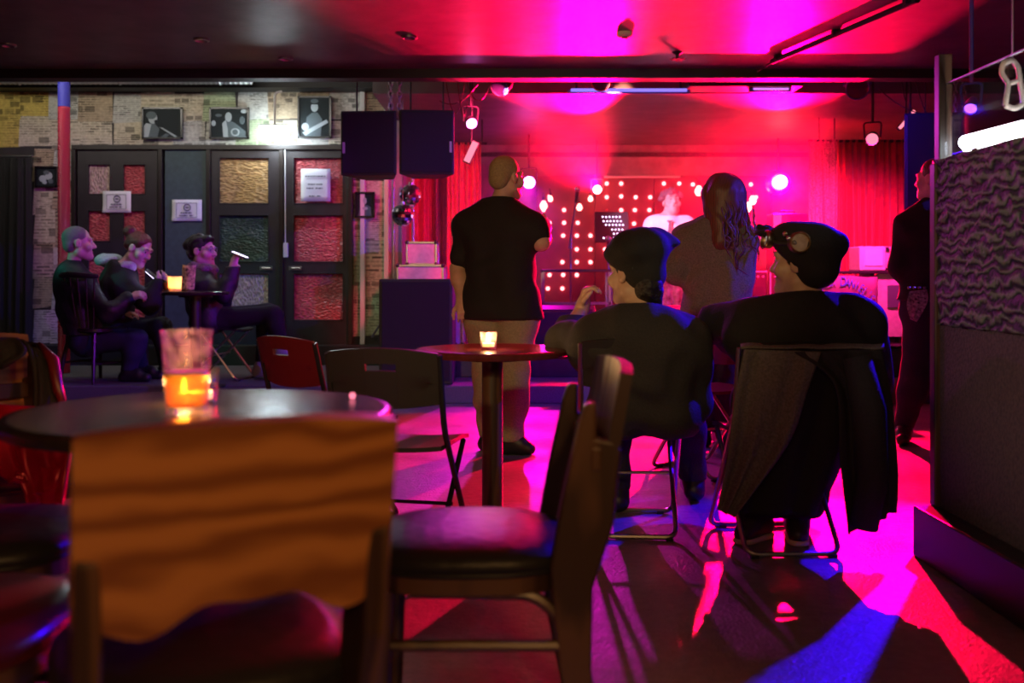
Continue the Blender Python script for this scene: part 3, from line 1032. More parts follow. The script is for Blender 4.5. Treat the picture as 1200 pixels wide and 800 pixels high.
# white reflection in the glass, built as an added glowing strip behind it
t = thing('strip_reflection', 'bright white reflection in the partition glass, built as a glowing strip', 'lamp', (1.70, 3.0, 1.515))
MB().tube([(1.70, 3.73, 1.562), (1.70, 2.4, 1.53)], .028, 14).build('tube', 'reflwhite', t, smooth=True)  # glowing strip standing in for the reflection, no real tube
MB().box((1.74, 3.05, 1.522), (.05, 1.25, .036)).build('housing', 'offwhite', t, bevel=.004)  # added backing of the reflection strip, no real lamp housing
sbox('trim_13', 1.8, 2.1, -0.6, 3.78, 1.45, 1.515, 'darkwood', .004)
t = thing('small_reflection', 'tiny white reflection in the partition glass, built as a glowing box', 'box', (1.66, 3.62, 1.515))
MB().box((1.655, 3.62, 1.532), (.02, .025, .03)).build('face', 'reflwhite', t)  # small reflection put in as an emissive box
t = thing('fixture_reflection', 'pale wooden fixture reflected in the glass, built as a hanging frame', 'bracket', (1.665, 3.3, 1.7))  # reflection of a fixture, put in as a solid frame behind the glass
b = Vector((1.665, 3.3, 1.70))
k_ = .56
poly = [(-.05, -.13), (.0, -.15), (.05, -.12), (.03, .02), (.02, .1), (-.01, .14), (-.06, .12), (-.07, .06), (-.03, .0)]
MB().tube(fillet([b + Vector((x * 1.1 * k_, 0, z * k_)) for x, z in poly] + [b + Vector((-.055 * k_, 0, -.13 * k_))], .01), .009, 8).tube([b + Vector((-.03 * k_, 0, 0)), b + Vector((.03 * k_, 0, .02 * k_))], .008, 8).build('frame', 'carved', t, smooth=True)  # solid stand-in for the fixture's reflection, no real frame hangs here
MB().tube([b + Vector((-.006, 0, .14 * k_)), Vector((1.66, 3.3, 2.73))], .003, 5).build('hanger', 'steel', t)


def chain(name, x, y, z0, z1, label, m='steel', strands=2, R=.028, r=.006, step=.048):
    t = thing(name, label, 'chain', (x, y, z1))
    n = int((z1 - z0) / step)
    for s in range(strands):
        ox = (s - (strands - 1) / 2) * .07
        for i in range(n):
            z = z0 + (i + .5) * (z1 - z0) / n
            q = []
            for k in range(10):
                a = k * 2 * math.pi / 10
                c, e = math.cos(a) * .017, math.sin(a) * (R + .003)
                q.append((x + ox + (c if i % 2 else c * .25), y + (c * .25 if i % 2 else c), z + e))
            MB().tube(q, r, 5, closed=True).build('link', m, t, smooth='all')


a = P(463, 133, 8.25)
chain('hanging_chain', a.x, a.y, a.z - .01, 3.14, 'purple-lit double steel chain above the left pair of speakers')
a = P(1125, 132, 8.25)
chain('hanging_chain', a.x, a.y, a.z - .01, 3.14, 'pink-lit double steel chain above the blue speaker, seen through glass')

# ceiling bits
for px, py, lab in ((10, 52, 'small recessed downlight at the far left of the dark ceiling'), (236, 46, 'small recessed downlight in the dark ceiling left of centre'),
                    (480, 43, 'small recessed downlight at the edge of the red ceiling'), (335, 68, 'small recessed downlight in the dark ceiling above white lamp')):
    d = 1.67 * FPX / (HY - py)
    c = P(px, py, d)
    c.z = 2.73
    t = thing('ceiling_downlight', lab, 'downlight', c)
    MB().lathe([(.055, 0.002), (.055, -.012), (.042, -.016), (.034, -.002)], c, 20).build('rim', 'steel', t, smooth=True)
    MB().lathe([(.0, -.004), (.034, -.004), (.034, .0)], c, 20).build('lens', 'lens', t)
d = 1.67 * FPX / (HY - 38)
c = P(732, 38, d); c.z = 2.73
t = thing('smoke_detector', 'round pale smoke detector on the red-lit ceiling', 'detector', c)
MB().lathe([(.055, 0.002), (.055, -.022), (.04, -.034), (0, -.036)], c, 22).build('body', 'offwhite', t, smooth=True)
MB().lathe([(.02, -.034), (.02, -.044), (0, -.046)], c, 14).build('grille', 'plastic', t, smooth=True)
d = 1.67 * FPX / (HY - 61)
c = P(794, 61, d); c.z = 2.73
t = thing('sprinkler_head', 'dark star-shaped sprinkler head on the magenta ceiling', 'sprinkler', c)
MB().lathe([(.045, 0.002), (.03, -.012), (.014, -.02), (.014, -.05), (0, -.052)], c, 16).build('body', 'black', t, smooth=True)
sp = MB()
for k in range(8):
    a = k * math.pi / 4
    sp.prism([(0, -.012), (.06, -.004), (.06, .004), (0, .012)], c + Vector((0, 0, -.05)), (math.cos(a), math.sin(a), 0), (-math.sin(a), math.cos(a), 0), (0, 0, -.006))
sp.build('deflector', 'black', t)
a, b = P(905, 70, 7.6), P(1075, -8, 5.9)
a.z = b.z = 2.70
t = thing('ceiling_pipe', 'black conduit pipe running diagonally across the purple ceiling', 'pipe', a)
MB().tube([a, b], .02, 10).build('pipe', 'black', t, smooth=True)
for k in (.05, .5, .95):
    q = a.lerp(b, k)
    MB().box(q + Vector((0, 0, .012)), (.05, .05, .04)).build('clip', 'black', t)
MB().tube([P(888, 84, 7.95), a], .007, 6).build('cable', 'black', t, smooth=True)

# ================================================================== hung gear and the stage
def hanging_speaker(px, py, d, w, h, dep, rot, label, m='speaker', bs=.43):
    c = P(px, py, d)
    t = thing('hanging_speaker', label, 'speaker', c, rot)
    MB().prism([(-w / 2, -dep / 2), (w / 2, -dep / 2), (w * .3, dep / 2), (-w * .3, dep / 2)], (0, 0, -h / 2), (1, 0, 0), (0, 1, 0), (0, 0, h)).build('cabinet', 'speakerbox', t, bevel=.012, local=True)
    MB().box((0, -dep / 2 - .008, 0), (w - .03, .018, h - .03)).build('grille', m, t, bevel=.008, local=True)
    MB().box((w * bs, -dep / 2 - .02, -.04), (.02, .006, .09)).build('badge', 'label', t, local=True)
    br = MB()
    for s in (-1, 1):
        br.tube([(s * w * .3, 0, h / 2 - .01), (s * w * .3, 0, 3.14 - c.z)], .008, 6)
    br.build('hanging_wire', 'black', t, local=True)
    return t


hanging_speaker(437.5, 171, 8.35, .468, .53, .38, math.radians(-4), 'left black loudspeaker of the hanging pair beside the newspaper wall', bs=-.43)
hanging_speaker(500.5, 170, 8.35, .455, .53, .38, math.radians(4), 'right black loudspeaker of the hanging pair beside the stage curtain')
hanging_speaker(1088, 192, 8.35, .48, .8, .38, math.radians(-8), 'blue-lit tall loudspeaker hanging at the right of the stage', 'speakerbox')

c = P(490, 390, 8.6)
t = thing('sub_speaker', 'large dark floor loudspeaker at the left corner of the stage', 'speaker', (c.x, 8.6, .15))
MB().box((c.x, 8.63, .15 + .445), (.62, .5, .89)).build('cabinet', 'speakerbox', t, bevel=.012)
MB().box((c.x, 8.375, .15 + .45), (.58, .02, .84)).build('grille', 'speaker', t, bevel=.008)


def stand_rod(px, y0, y1, d, label, m='steel'):
    a, b = P(px, y0, d), P(px, y1, d)
    b.z = .436
    t = thing('lighting_stand', label, 'stand', b)
    MB().tube([b, a], .016, 10).build('pole', m, t, smooth=True)
    for k in range(3):
        q = k * 2.1 + .4
        MB().tube([b + Vector((0, 0, .35)), b + Vector((.3 * math.cos(q), .3 * math.sin(q), .012))], .011, 8).build('leg', m, t, smooth=True)


stand_rod(461, 205, 320, 9.9, 'violet-lit lighting stand nearest the newspaper wall')
stand_rod(484, 205, 320, 10.1, 'violet-lit lighting stand behind the mirror balls')
for px, py, lab in ((481, 229, 'upper mirror ball hanging beside the left speakers'), (472, 252, 'lower mirror ball hanging beside the left speakers')):
    d = 9.4 if py < 240 else 9.2
    c = P(px, py, d)
    t = thing('hanging_mirror_ball', lab, 'mirror ball', c)
    MB().ball(c, .105, 20, 12).build('ball', 'mirrorball', t)
    MB().lathe([(.02, .1), (.02, .125), (.004, .13)], c, 10).tube([c + Vector((0, 0, .12)), Vector((c.x, c.y, 2.71))], .004, 5).build('hanger', 'steel', t)


def case(px0, py0, px1, py1, d, dep, label, m='caseply', z0=None, name='flight_case'):
    a, b = P(px0, py1, d), P(px1, py0, d)
    zb = a.z if z0 is None else z0
    w, h = b.x - a.x, b.z - zb
    c = Vector(((a.x + b.x) / 2, d + dep / 2, zb + h / 2))
    t = thing(name, label, 'case', (c.x, c.y, zb))
    MB().box(c, (w, dep, h)).build('body', m, t, bevel=.006)
    e = MB()
    for s in (-1, 1):
        for q in (-1, 1):
            e.box(c + Vector((s * w / 2, 0, q * h / 2)), (.02, dep + .01, .02))
            e.box(c + Vector((s * w / 2, q * dep / 2, 0)), (.02, .02, h))
            e.box(c + Vector((0, s * dep / 2, q * h / 2)), (w, .02, .02))
    e.build('edging', 'steel', t, bevel=.003)
    for s in (-1, 1):
        for q in (-1, 1):
            MB().ball(c + Vector((s * w / 2, -dep / 2, q * h / 2)), .022, 8, 6).build('corner', 'plastic', t, smooth=True)
    return t


lo = P(466, 311, 9.7).z
case(466, 311, 519, 400, 9.7, .5, 'large red-lit flight case standing behind the floor loudspeaker', z0=.436)
case(477, 284, 511, 310, 9.75, .3, 'small red-lit case stacked on the large flight case', z0=lo + .012)
case(533.5, 329, 542, 402, 9.15, .45, 'narrow upright red case at the stage edge beside floor loudspeaker', z0=.436)

# clear-framed table on the stage
a, b = P(634, 317, 9.9), P(716, 317, 9.9)
t = thing('stage_table', 'narrow metal table frame on the stage before the red bulbs', 'table', ((a.x + b.x) / 2, 9.9, .436))
MB().box(((a.x + b.x) / 2, 10.0, a.z), (b.x - a.x, .4, .025)).build('tabletop', 'plastic', t, bevel=.005)
for x in (a.x + .02, b.x - .02):
    for y in (9.83, 10.17):
        MB().box((x, y, (a.z + .436) / 2), (.025, .025, a.z - .436)).build('leg', 'steel', t)
MB().box(((a.x + b.x) / 2, 9.83, P(0, 355, 9.9).z), (b.x - a.x, .025, .025)).build('stretcher', 'steel', t)

# stage monitors
for px, py, w, d, lab in ((662, 378, .55, 9.25, 'wedge stage monitor at the left of the stage front'), (792, 378, .5, 9.25, 'wedge stage monitor at the middle of the stage front'),
                          (895, 380, .5, 9.25, 'wedge stage monitor behind the seated man in goggles')):
    x = P(px, 0, d).x
    t = thing('stage_monitor', lab, 'speaker', (x, d, .436))
    MB().prism([(0, 0), (.42, 0), (.42, .1), (.16, .36), (0, .3)], (x - w / 2, d - .18, .437), (0, 1, 0), (0, 0, 1), (w, 0, 0)).build('cabinet', 'speakerbox', t, bevel=.01)
    MB().prism([(.03, .04), (.3, .04), (.3, .05), (.03, .05)], (x - w * .44, d - .185, .46), (0, 0, 1), (0, 1, 0), (w * .88, 0, 0)).build('grille', 'speaker', t)

# LED backdrop: board with rows of bulbs
D = 12.28
a, b = P(628, 346, D), P(905, 206, D)
t = thing('led_backdrop', 'dark red board studded with rows of glowing bulbs behind the band', 'stage light', ((a.x + b.x) / 2, D, .436))
M['board'] = mat('backdrop_board', (0.13, 0.03, 0.04), 0.6, vary=0.3, bscale=5)
for i in range(4):
    x0, x1 = a.x + (b.x - a.x) * i / 4, a.x + (b.x - a.x) * (i + 1) / 4
    MB().box(((x0 + x1) / 2, D + .03, (b.z + .44) / 2), (x1 - x0 - .012, .03, b.z - .44)).build('panel', 'board', t, bevel=.004)
LED = [(711, 215), (728, 215), (778, 215), (796, 215), (812, 216), (711, 231), (728, 230), (745, 231), (762, 231), (661, 246), (728, 246), (744, 246), (761, 246),
       (644, 261), (661, 261), (677, 261), (743, 262), (660, 276), (676, 276), (692, 276), (676, 292), (692, 292), (709, 292), (659, 307), (676, 307), (692, 307),
       (644, 322), (660, 322), (676, 322), (642, 338), (659, 338), (637, 246), (644, 230), (637, 276), (880, 216), (886, 231)]
for px, py in LED:
    c = P(px, py, D - .02)
    o = MB().ball(c, .024, 10, 7).build('bulb', 'led', t, smooth='all')
for px, py in ((886, 287), (886, 304), (860, 262), (872, 276), (711, 246), (778, 231), (795, 231), (728, 262), (711, 276), (862, 292), (862, 308)):
    c = P(px, py, D - .01)
    MB().ball(c, .016, 10, 7).build('bulb', 'velvet', t, smooth='all')
a, b = P(708, 207, D - .08), P(797, 207, D - .08)
t = thing('backdrop_bar', 'pale horizontal bar across the top of the bulb board', 'bar', a)
MB().tube([a, b], .016, 10).build('bar', 'offwhite', t, smooth=True)
for k in (.05, .95):
    q = a.lerp(b, k)
    MB().tube([q, Vector((q.x, 12.4, q.z))], .01, 6).build('bracket', 'steel', t)


def bulb_lamp(px, py, d, r, label, m='bulb', name='stage_bulb', zt=None):
    c = P(px, py, d)
    t = thing(name, label, 'stage light', c, 0, 'bare bulbs at the back of the stage')
    MB().lathe([(.0, -r * 1.15), (r * .6, -r), (r, -r * .3), (r * .95, r * .3), (r * .5, r * 1.1), (r * .35, r * 1.5), (0, r * 1.55)], c, 14).build('bulb', m, t, smooth='all')
    MB().lathe([(r * .45, r * 1.3), (r * .5, r * 2.2), (r * .3, r * 2.5), (0, r * 2.5)], c, 12).build('socket', 'black', t, smooth=True)
    MB().tube([c + Vector((0, 0, r * 2.4)), Vector((c.x, 12.4, c.z + r * 2.4 + .1))], .006, 5).build('bracket', 'black', t)
    return c


for px, py, r, lab in ((637, 241, .045, 'bare bulb low behind the standing man in the T-shirt'), (645, 233, .03, 'thin bare bulb right of the standing man in the T-shirt'),
                       (679, 243, .035, 'bare bulb beside the microphone stand'), (692, 233, .03, 'bare bulb between the microphone and the bright lamp'),
                       (819, 224, .05, 'bright bare bulb left of the long-haired woman'), (876, 243, .05, 'bare bulb right of the long-haired woman, lower of two'),
                       (882, 235, .045, 'bare bulb right of the long-haired woman, upper of two'), (858, 244, .04, 'bare bulb close to the long hair of the woman')):
    bulb_lamp(px, py, 12.05, r, lab)


def par_can(px, py, d, target, r, L, label, lens='lens', top=3.14, body='black'):
    c = P(px, py, d)
    dr = (Vector(target) - c).normalized()
    t = thing('hanging_stage_lamp', label, 'stage light', c)
    R = frame(dr, (0, 0, 1) if abs(dr.z) < .9 else (0, 1, 0)) @ Matrix.Rotation(math.radians(-90), 3, 'X')   # lathe axis +Z -> forward
    MB().lathe([(0, -L), (r * .55, -L), (r * .7, -L * .85), (r * .95, -L * .55), (r, 0), (r * .93, 0), (r * .9, -.02)], c, 18, R).build('can', body, t, smooth=True)
    MB().lathe([(0, -.012), (r * .92, -.015)], c, 18, R).build('lens', lens, t)
    side = dr.cross(Vector((0, 0, 1))).normalized()
    b = c - dr * L * .45
    MB().tube(fillet([b + side * (r + .01), b + side * (r + .02) + Vector((0, 0, r + .08)), b - side * (r + .02) + Vector((0, 0, r + .08)), b - side * (r + .01)], .03), .008, 6).build('yoke', body, t, smooth=True)
    MB().tube([b + Vector((0, 0, r + .08)), Vector((b.x, b.y, top))], .012, 8).build('hanger', body, t, smooth=True)
    return c, dr


M['violetlens'] = emis('blue_violet_lens', (.4, .1, 1.0), 2.0)
M['bluecan'] = mat('blue_lamp_can', (0.08, 0.1, 0.4), 0.35)
M['redcan'] = mat('red_lamp_can', (0.5, 0.04, 0.05), 0.35)
par_can(585, 103, 8.5, (-1.2, 6.5, 1.0), .085, .2, 'black can lamp with cool glints above the stage left')
par_can(704, 96, 8.5, (.6, 6.9, 1.9), .085, .2, 'short red can lamp above the violet tube', body='redcan')
par_can(1005, 104, 8.5, (1.2, 3, 0), .1, .24, 'blue can lamp on the bay ceiling at the right', body='bluecan', lens='lens')
par_can(553, 145, 8.7, (.3, 6.0, 1.1), .05, .15, 'small lit magenta lamp beside the hanging speakers', lens='magenta')
par_can(1137, 128, 5.3, (0.9, 2.9, 0), .035, .12, 'blue lamp hanging beyond the partition glass', body='bluecan', lens='violetlens', top=2.73)
par_can(1022, 163, 8.7, (1.2, 4.2, .8), .055, .18, 'chrome lamp cluster with pink face beside the blue speaker', lens='pinkled')
par_can(620, 214, 11.4, (.2, 4.5, .6), .075, .2, 'bright magenta-white stage lamp behind the standing man', lens='magenta', top=2.71)
# LED bar heads
for px, py, d, ang, lab in ((552, 178, 8.8, 65, 'pink glowing LED bar lamp above the left red curtain'), (1063, 140, 8.7, 50, 'pink LED stick lamp leaning above the blue speaker')):
    c = P(px, py, d)
    t = thing('hanging_led_bar', lab, 'stage light', c)
    R = Matrix.Rotation(math.radians(-ang), 3, 'Y')
    L = .19 if px < 600 else .2
    MB().box(c, (L, .03, .055 if px < 600 else .025), R).build('face', 'pinkled', t, bevel=.004)
    MB().box(c + Vector((0, .03, 0)), (L + .02, .03, .07 if px < 600 else .035), R).build('housing', 'black', t, bevel=.004)
    MB().tube([c + Vector((0, .03, 0)), Vector((c.x + .02, c.y + .03, 3.14))], .008, 6).build('hanger', 'black', t)
c = P(915, 213, 11.7)
t = thing('hanging_flood_lamp', 'large blazing red stage lamp at the right back of the stage', 'stage light', c)
MB().ball(c, .075, 18, 12).build('bulb', 'biglamp', t, smooth='all')
MB().lathe([(.1, .06), (.14, .1), (.15, .16), (0, .17)], c + Vector((0, -.02, 0)), 20, Matrix.Rotation(math.radians(-90), 3, 'X')).build('reflector', 'steel', t, smooth=True)
MB().tube([c + Vector((0, .12, .1)), Vector((c.x, c.y + .12, 2.71))], .012, 8).build('hanger', 'black', t)
c = P(700, 222, 11.9)
t = thing('hanging_flood_lamp', 'bright round red lamp on a short bracket left of the bulb board', 'stage light', c)
MB().ball(c, .05, 16, 10).build('bulb', 'biglamp', t, smooth='all')
MB().tube(fillet([c + Vector((-.07, .05, 0)), c + Vector((-.07, .05, .13)), c + Vector((.07, .05, .13)), c + Vector((.07, .05, 0))], .02), .009, 6).build('yoke', 'steel', t)
MB().tube([c + Vector((0, .05, .13)), Vector((c.x, c.y + .05, 2.71))], .008, 6).build('hanger', 'black', t)
# violet strip tubes hanging in the bay
for x0, x1, py, m, lab in ((669, 805, 105.5, 'uv', 'long violet tube lamp under the ceiling before the stage'), (883, 924, 103.5, 'uvpink', 'short pink-violet tube lamp right of the dark ceiling unit')):
    a, b = P(x0, py, 8.6), P(x1, py, 8.6)
    t = thing('hanging_tube_lamp', lab, 'stage light', a.lerp(b, .5))
    MB().tube([a, b], .014, 10).build('tube', m, t, smooth=True)
    MB().box(a.lerp(b, .5) + Vector((0, .03, -.012)), (b.x - a.x + .06, .05, .035)).build('housing', 'bluecan', t, bevel=.004)
    for k in (.05, .95):
        q = a.lerp(b, k)
        MB().tube([q + Vector((0, .03, 0)), Vector((q.x, q.y + .03, 3.14))], .01, 6).build('hanger', 'black', t)
a, b = P(806, 108, 8.55), P(940, 88, 8.55)
t = thing('ceiling_fan_unit', 'dark rectangular unit hanging under the bay ceiling before the stage', 'ceiling unit', a.lerp(b, .5))
MB().box(a.lerp(b, .5) + Vector((0, .1, .12)), (b.x - a.x, .3, .3)).build('housing', 'plastic', t, bevel=.012)
for k in range(5):
    MB().box(a.lerp(b, .5) + Vector((0, -.055, .0 + .05 * k)), (b.x - a.x - .06, .012, .018)).build('louvre', 'black', t)
# loose cables by the left speakers
t = thing('looped_cable', 'loops of thin dark cable hanging above the right of the speaker pair', 'cable', P(535, 100, 8.4))
cb = MB()
for k, (x0, y0, x1, y1, sag) in enumerate(((522, 90, 545, 92, 42), (536, 90, 548, 118, 30), (515, 118, 560, 98, 12), (545, 90, 575, 96, 25))):
    a, b = P(x0, y0, 8.4), P(x1, y1, 8.4)
    cb.tube([a.lerp(b, u) + Vector((0, 0, -4 * u * (1 - u) * sag / FPX * 8.4)) for u in [i / 14 for i in range(15)]], .005, 5)
cb.build('cable', 'redplastic', t, smooth=True)
t = thing('hanging_cables', 'thin cables running from the bay ceiling to the blue speaker', 'cable', P(1075, 92, 8.4))
cb = MB()
for x0, y0, x1, y1 in ((1071, 84, 1086, 133), (1085, 84, 1084, 132), (1056, 86, 1062, 120), (1030, 104, 1084, 134)):
    a, b = P(x0, y0, 8.35), P(x1, y1, 8.35)
    cb.tube([a.lerp(b, u) + Vector((0, 0, -.04 * 4 * u * (1 - u))) for u in [i / 8 for i in range(9)]], .005, 5)
cb.build('cable', 'black', t, smooth=True)


# ---------------------------------------------------------------- on the stage
def mic_stand(px, d, py_top, px_mic, py_mic, label):
    base = Vector((P(px, 0, d).x, d, .436))
    top = P(px, py_top, d)
    mic = P(px_mic, py_mic, d - .1)
    t = thing('microphone_stand', label, 'microphone stand', base)
    MB().lathe([(.14, 0), (.14, .012), (.03, .02), (.014, .03)], base, 20).build('base', 'black', t, smooth=True)
    MB().tube([base, top], .011, 8).build('pole', 'steel', t, smooth=True)
    bd = (mic - top).normalized()
    MB().tube([top - bd * .15, mic], .009, 8).build('boom', 'steel', t, smooth=True)
    m = MB().ball(mic + bd * .12, .032, 12, 8).build('microphone', 'steel', t, smooth='all')
    MB().tube([mic - bd * .02, mic + bd * .11], [.011, .02], 10).build('handle', 'black', m, smooth=True)


mic_stand(669, 10.3, 275, 675, 235, 'microphone on a boom stand left of the seated man in beret')
mic_stand(713, 10.0, 296, 713, 288, 'straight dark microphone stand just behind the beret')

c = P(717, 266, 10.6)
t = thing('perforated_music_stand', 'tilted dark perforated music stand, light through its holes built as glowing dots', 'music_stand', (c.x, 10.6, .436))
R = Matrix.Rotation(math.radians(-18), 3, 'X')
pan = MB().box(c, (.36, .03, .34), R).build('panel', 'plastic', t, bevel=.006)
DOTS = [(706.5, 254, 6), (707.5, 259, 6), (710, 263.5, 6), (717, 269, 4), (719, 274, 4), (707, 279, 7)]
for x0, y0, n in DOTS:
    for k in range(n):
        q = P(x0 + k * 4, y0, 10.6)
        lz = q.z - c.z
        MB().ball((q.x, 10.6 - .018 - lz * math.tan(math.radians(18)) * -1, q.z), .0085, 6, 4).build('dot', 'dotwhite', pan)  # light through the stand's perforations, put in as emissive dots
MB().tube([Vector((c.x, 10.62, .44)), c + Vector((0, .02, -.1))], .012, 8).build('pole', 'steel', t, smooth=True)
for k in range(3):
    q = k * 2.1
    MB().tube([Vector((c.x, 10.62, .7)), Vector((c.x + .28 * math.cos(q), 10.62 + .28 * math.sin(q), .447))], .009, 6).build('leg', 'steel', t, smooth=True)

# keyboard on an X stand with a printed cloth in front
a, b = P(748, 318, 10.35), P(838, 318, 10.35)
kx = (a.x + b.x) / 2
t = thing('stage_keyboard', 'black keyboard on crossed legs in front of the performer', 'keyboard', (kx, 10.35, .436))
MB().box((kx, 10.45, a.z), (b.x - a.x, .3, .08)).build('body', 'plastic', t, bevel=.01)
MB().box((kx, 10.5, a.z + .043), (b.x - a.x - .1, .14, .012)).build('keys', 'white', t)
for s in (-1, 1):
    MB().tube([(kx - s * .28, 10.45, .45), (kx + s * .28, 10.45, a.z - .04)], .016, 8).build('leg', 'black', t, smooth=True)
t = thing('patterned_cloth', 'bright printed cloth hanging from the front of the keyboard', 'cloth', (P(782, 0, 10.3).x, 10.3, .9))


def f(u, v):
    return Vector((P(762 + 46 * u, 0, 10.28).x, 10.27 + .02 * math.sin(u * 25) * (1.2 - v), .62 + (a.z - .02 - .62) * v))


MB().sheet(f, 30, 8, .003).build('cloth', 'patterned', t, smooth='all')
# amplifiers at the right
for x0, x1, y0, d, lab in ((862, 902, 317, 10.0, 'guitar amplifier with pale trim right of the long-haired woman'), (900, 944, 317, 9.95, 'guitar amplifier with pale trim behind the goggled hat')):
    p0, p1 = P(x0, y0, d), P(x1, y0, d)
    c = Vector(((p0.x + p1.x) / 2, d + .14, (p0.z + .437) / 2))
    w, h = p1.x - p0.x - .02, p0.z - .437
    t = thing('guitar_amplifier', lab, 'amplifier', (c.x, c.y, .436))
    MB().box(c, (w, .28, h)).build('cabinet', 'plastic', t, bevel=.01)
    MB().box(c + Vector((0, -.145, -.06)), (w - .05, .012, h - .2)).build('grille_cloth', 'speaker', t)
    tr = MB()
    for s in (-1, 1):
        tr.box(c + Vector((s * (w / 2 - .012), -.147, 0)), (.014, .014, h - .01)).box(c + Vector((0, -.147, s * (h / 2 - .01))), (w - .01, .014, .014))
    tr.build('piping', 'offwhite', t)
    k = MB()
    for i in range(5):
        k.lathe([(.012, 0), (.01, .02), (0, .02)], c + Vector((-w / 2 + .06 + i * (w - .12) / 4, -.142, h / 2 - .06)), 8, Matrix.Rotation(math.radians(90), 3, 'X'))
    k.build('knob', 'offwhite', t)
p0, p1 = P(906, 274, 10.9), P(948, 250, 10.9)
c = Vector(((p0.x + p1.x) / 2, 11.05, 0))
t = thing('speaker_cabinet', 'tall dark speaker cabinet between the amplifiers and net curtain', 'speaker', (c.x, c.y, .436))
MB().box((c.x, c.y, (.437 + p0.z) / 2), (p1.x - p0.x, .3, p0.z - .437)).build('cabinet', 'plastic', t, bevel=.01)
MB().box((c.x, c.y - .152, (.437 + p0.z) / 2), (p1.x - p0.x - .06, .012, p0.z - .55)).build('grille_cloth', 'speaker', t)
t = thing('amplifier_head', 'red amplifier head with pale left end on the tall cabinet', 'amplifier', (c.x, c.y, p0.z))
MB().box((c.x, c.y, p0.z + .115), (p1.x - p0.x, .26, .22)).build('case', 'redplastic', t, bevel=.012)
MB().box((p0.x + .05, c.y - .134, p0.z + .12), (.09, .012, .18)).build('control_plate', 'offwhite', t, bevel=.004)
MB().tube(fillet([(c.x - .08, c.y, p0.z + .22), (c.x - .08, c.y, p0.z + .26), (c.x + .08, c.y, p0.z + .26), (c.x + .08, c.y, p0.z + .22)], .02), .008, 6).build('handle', 'black', t, smooth=True)

# desk with the banner at the right
d = 9.3
zt = P(0, 319, d).z
x0, x1, xm = P(938, 0, d).x, P(1062, 0, d).x, P(1029, 0, d).x
t = thing('stage_desk', 'pale pink-lit desk at the right front of the stage', 'desk', ((x0 + x1) / 2, d + .25, .436))
MB().box(((x0 + x1) / 2, d + .22, zt), (x1 - x0, .5, .025)).build('desktop', 'plastic', t, bevel=.004)
MB().box(((xm + x1) / 2, d + .02, (zt + .5) / 2), (x1 - xm, .03, zt - .5)).build('front_panel', 'caseply', t)
pz0, pz1 = P(0, 360, d).z, P(0, 334, d).z
MB().box((P(1048, 0, d).x, d - .002, (pz0 + pz1) / 2), (P(1056, 0, d).x - P(1040, 0, d).x, .012, pz1 - pz0)).build('dark_plate', 'photomid', t)
for x in (x0 + .03, xm, x1 - .03):
    MB().box((x, d + .3, (zt + .436) / 2), (.04, .3, zt - .438)).build('leg', 'plastic', t)
t = thing('printed_banner', 'pink banner with arched blue lettering hanging on the stage desk', 'banner', ((x0 + xm) / 2, d, .6))


def f(u, v):
    return Vector((x0 + .02 + (xm - x0 - .03) * u, d - .012 + .006 * math.sin(u * 9), .52 + (zt - .03 - .52) * v))


MB().sheet(f, 18, 4, .003).build('cloth', 'bannercloth', t, smooth='all')
cxp, cyp, Rp = 983, 376, 46
for i, ch in enumerate("JACK DANIEL'S"):
    if ch == ' ': continue
    a = .11 + (i - 5) * .122
    lettering(ch, .13 if i == 5 else .11, P(cxp + Rp * math.sin(a), cyp - Rp * math.cos(a), d - .03), (math.radians(90), a, 0), 'signblue', t, sx=.62)
c = P(967, 319, d)
t = thing('paper_cup', 'bright white paper cup on the stage desk by the goggled hat', 'cup', (c.x, d + .1, zt + .013))
MB().lathe([(.03, 0), (.042, .1), (.04, .1), (.028, .004), (0, .004)], (c.x, d + .1, zt + .0135), 16).build('cup', 'white', t, smooth=True)
p0, p1 = P(1008, 316, 9.4), P(1042, 287, 9.4)
zz = zt + .014
t = thing('rack_case', 'pink-lit equipment case with a white screen on the stage desk', 'case', ((p0.x + p1.x) / 2, 9.55, zz))
h = p1.z - p0.z
MB().box(((p0.x + p1.x) / 2 + .12, 9.6, zz + h / 2), (p1.x - p0.x + .22, .3, h)).build('body', 'caseply', t, bevel=.012)
MB().box((p0.x + .13, 9.442, zz + h / 2), (.25, .02, h - .01)).build('front_frame', 'offwhite', t, bevel=.008)
MB().box((p0.x + .14, 9.43, zz + h / 2 + .01), (.16, .012, h - .08)).build('screen', 'white', t)
for s in (.02, h - .02):
    MB().box((p0.x + .27, 9.44, zz + s), (.03, .03, .03)).build('catch', 'black', t)

# smoke-machine haze hanging over the stage
tag(MB().box((1.75, 10.67, 1.56), (5.7, 3.38, 2.22)).build('stage_haze', 'haze'), 'thin red-lit smoke haze filling the air over the stage', 'haze', kind='stuff')

# ================================================================== furniture
def ring(w, d, z, p=3.2, n=36, taper=0.0, yo=0.0):
    out = []
    for k in range(n):
        a = 2 * math.pi * k / n
        c, s = math.cos(a), math.sin(a)
        x = math.copysign(abs(c) ** (2 / p), c) * w
        y = math.copysign(abs(s) ** (2 / p), s) * d
        out.append((x * (1 + taper * y / d), y + yo, z))
    return out


def loft(mb, rings):
    n = len(rings[0])
    vs = [p for r in rings for p in r]
    fs = []
    for i in range(len(rings) - 1):
        for k in range(n):
            fs.append((i * n + k, i * n + (k + 1) % n, (i + 1) * n + (k + 1) % n, (i + 1) * n + k))
    fs.append(tuple(range(n - 1, -1, -1)))
    fs.append(tuple((len(rings) - 1) * n + k for k in range(n)))
    mb.add(vs, fs)
    return mb


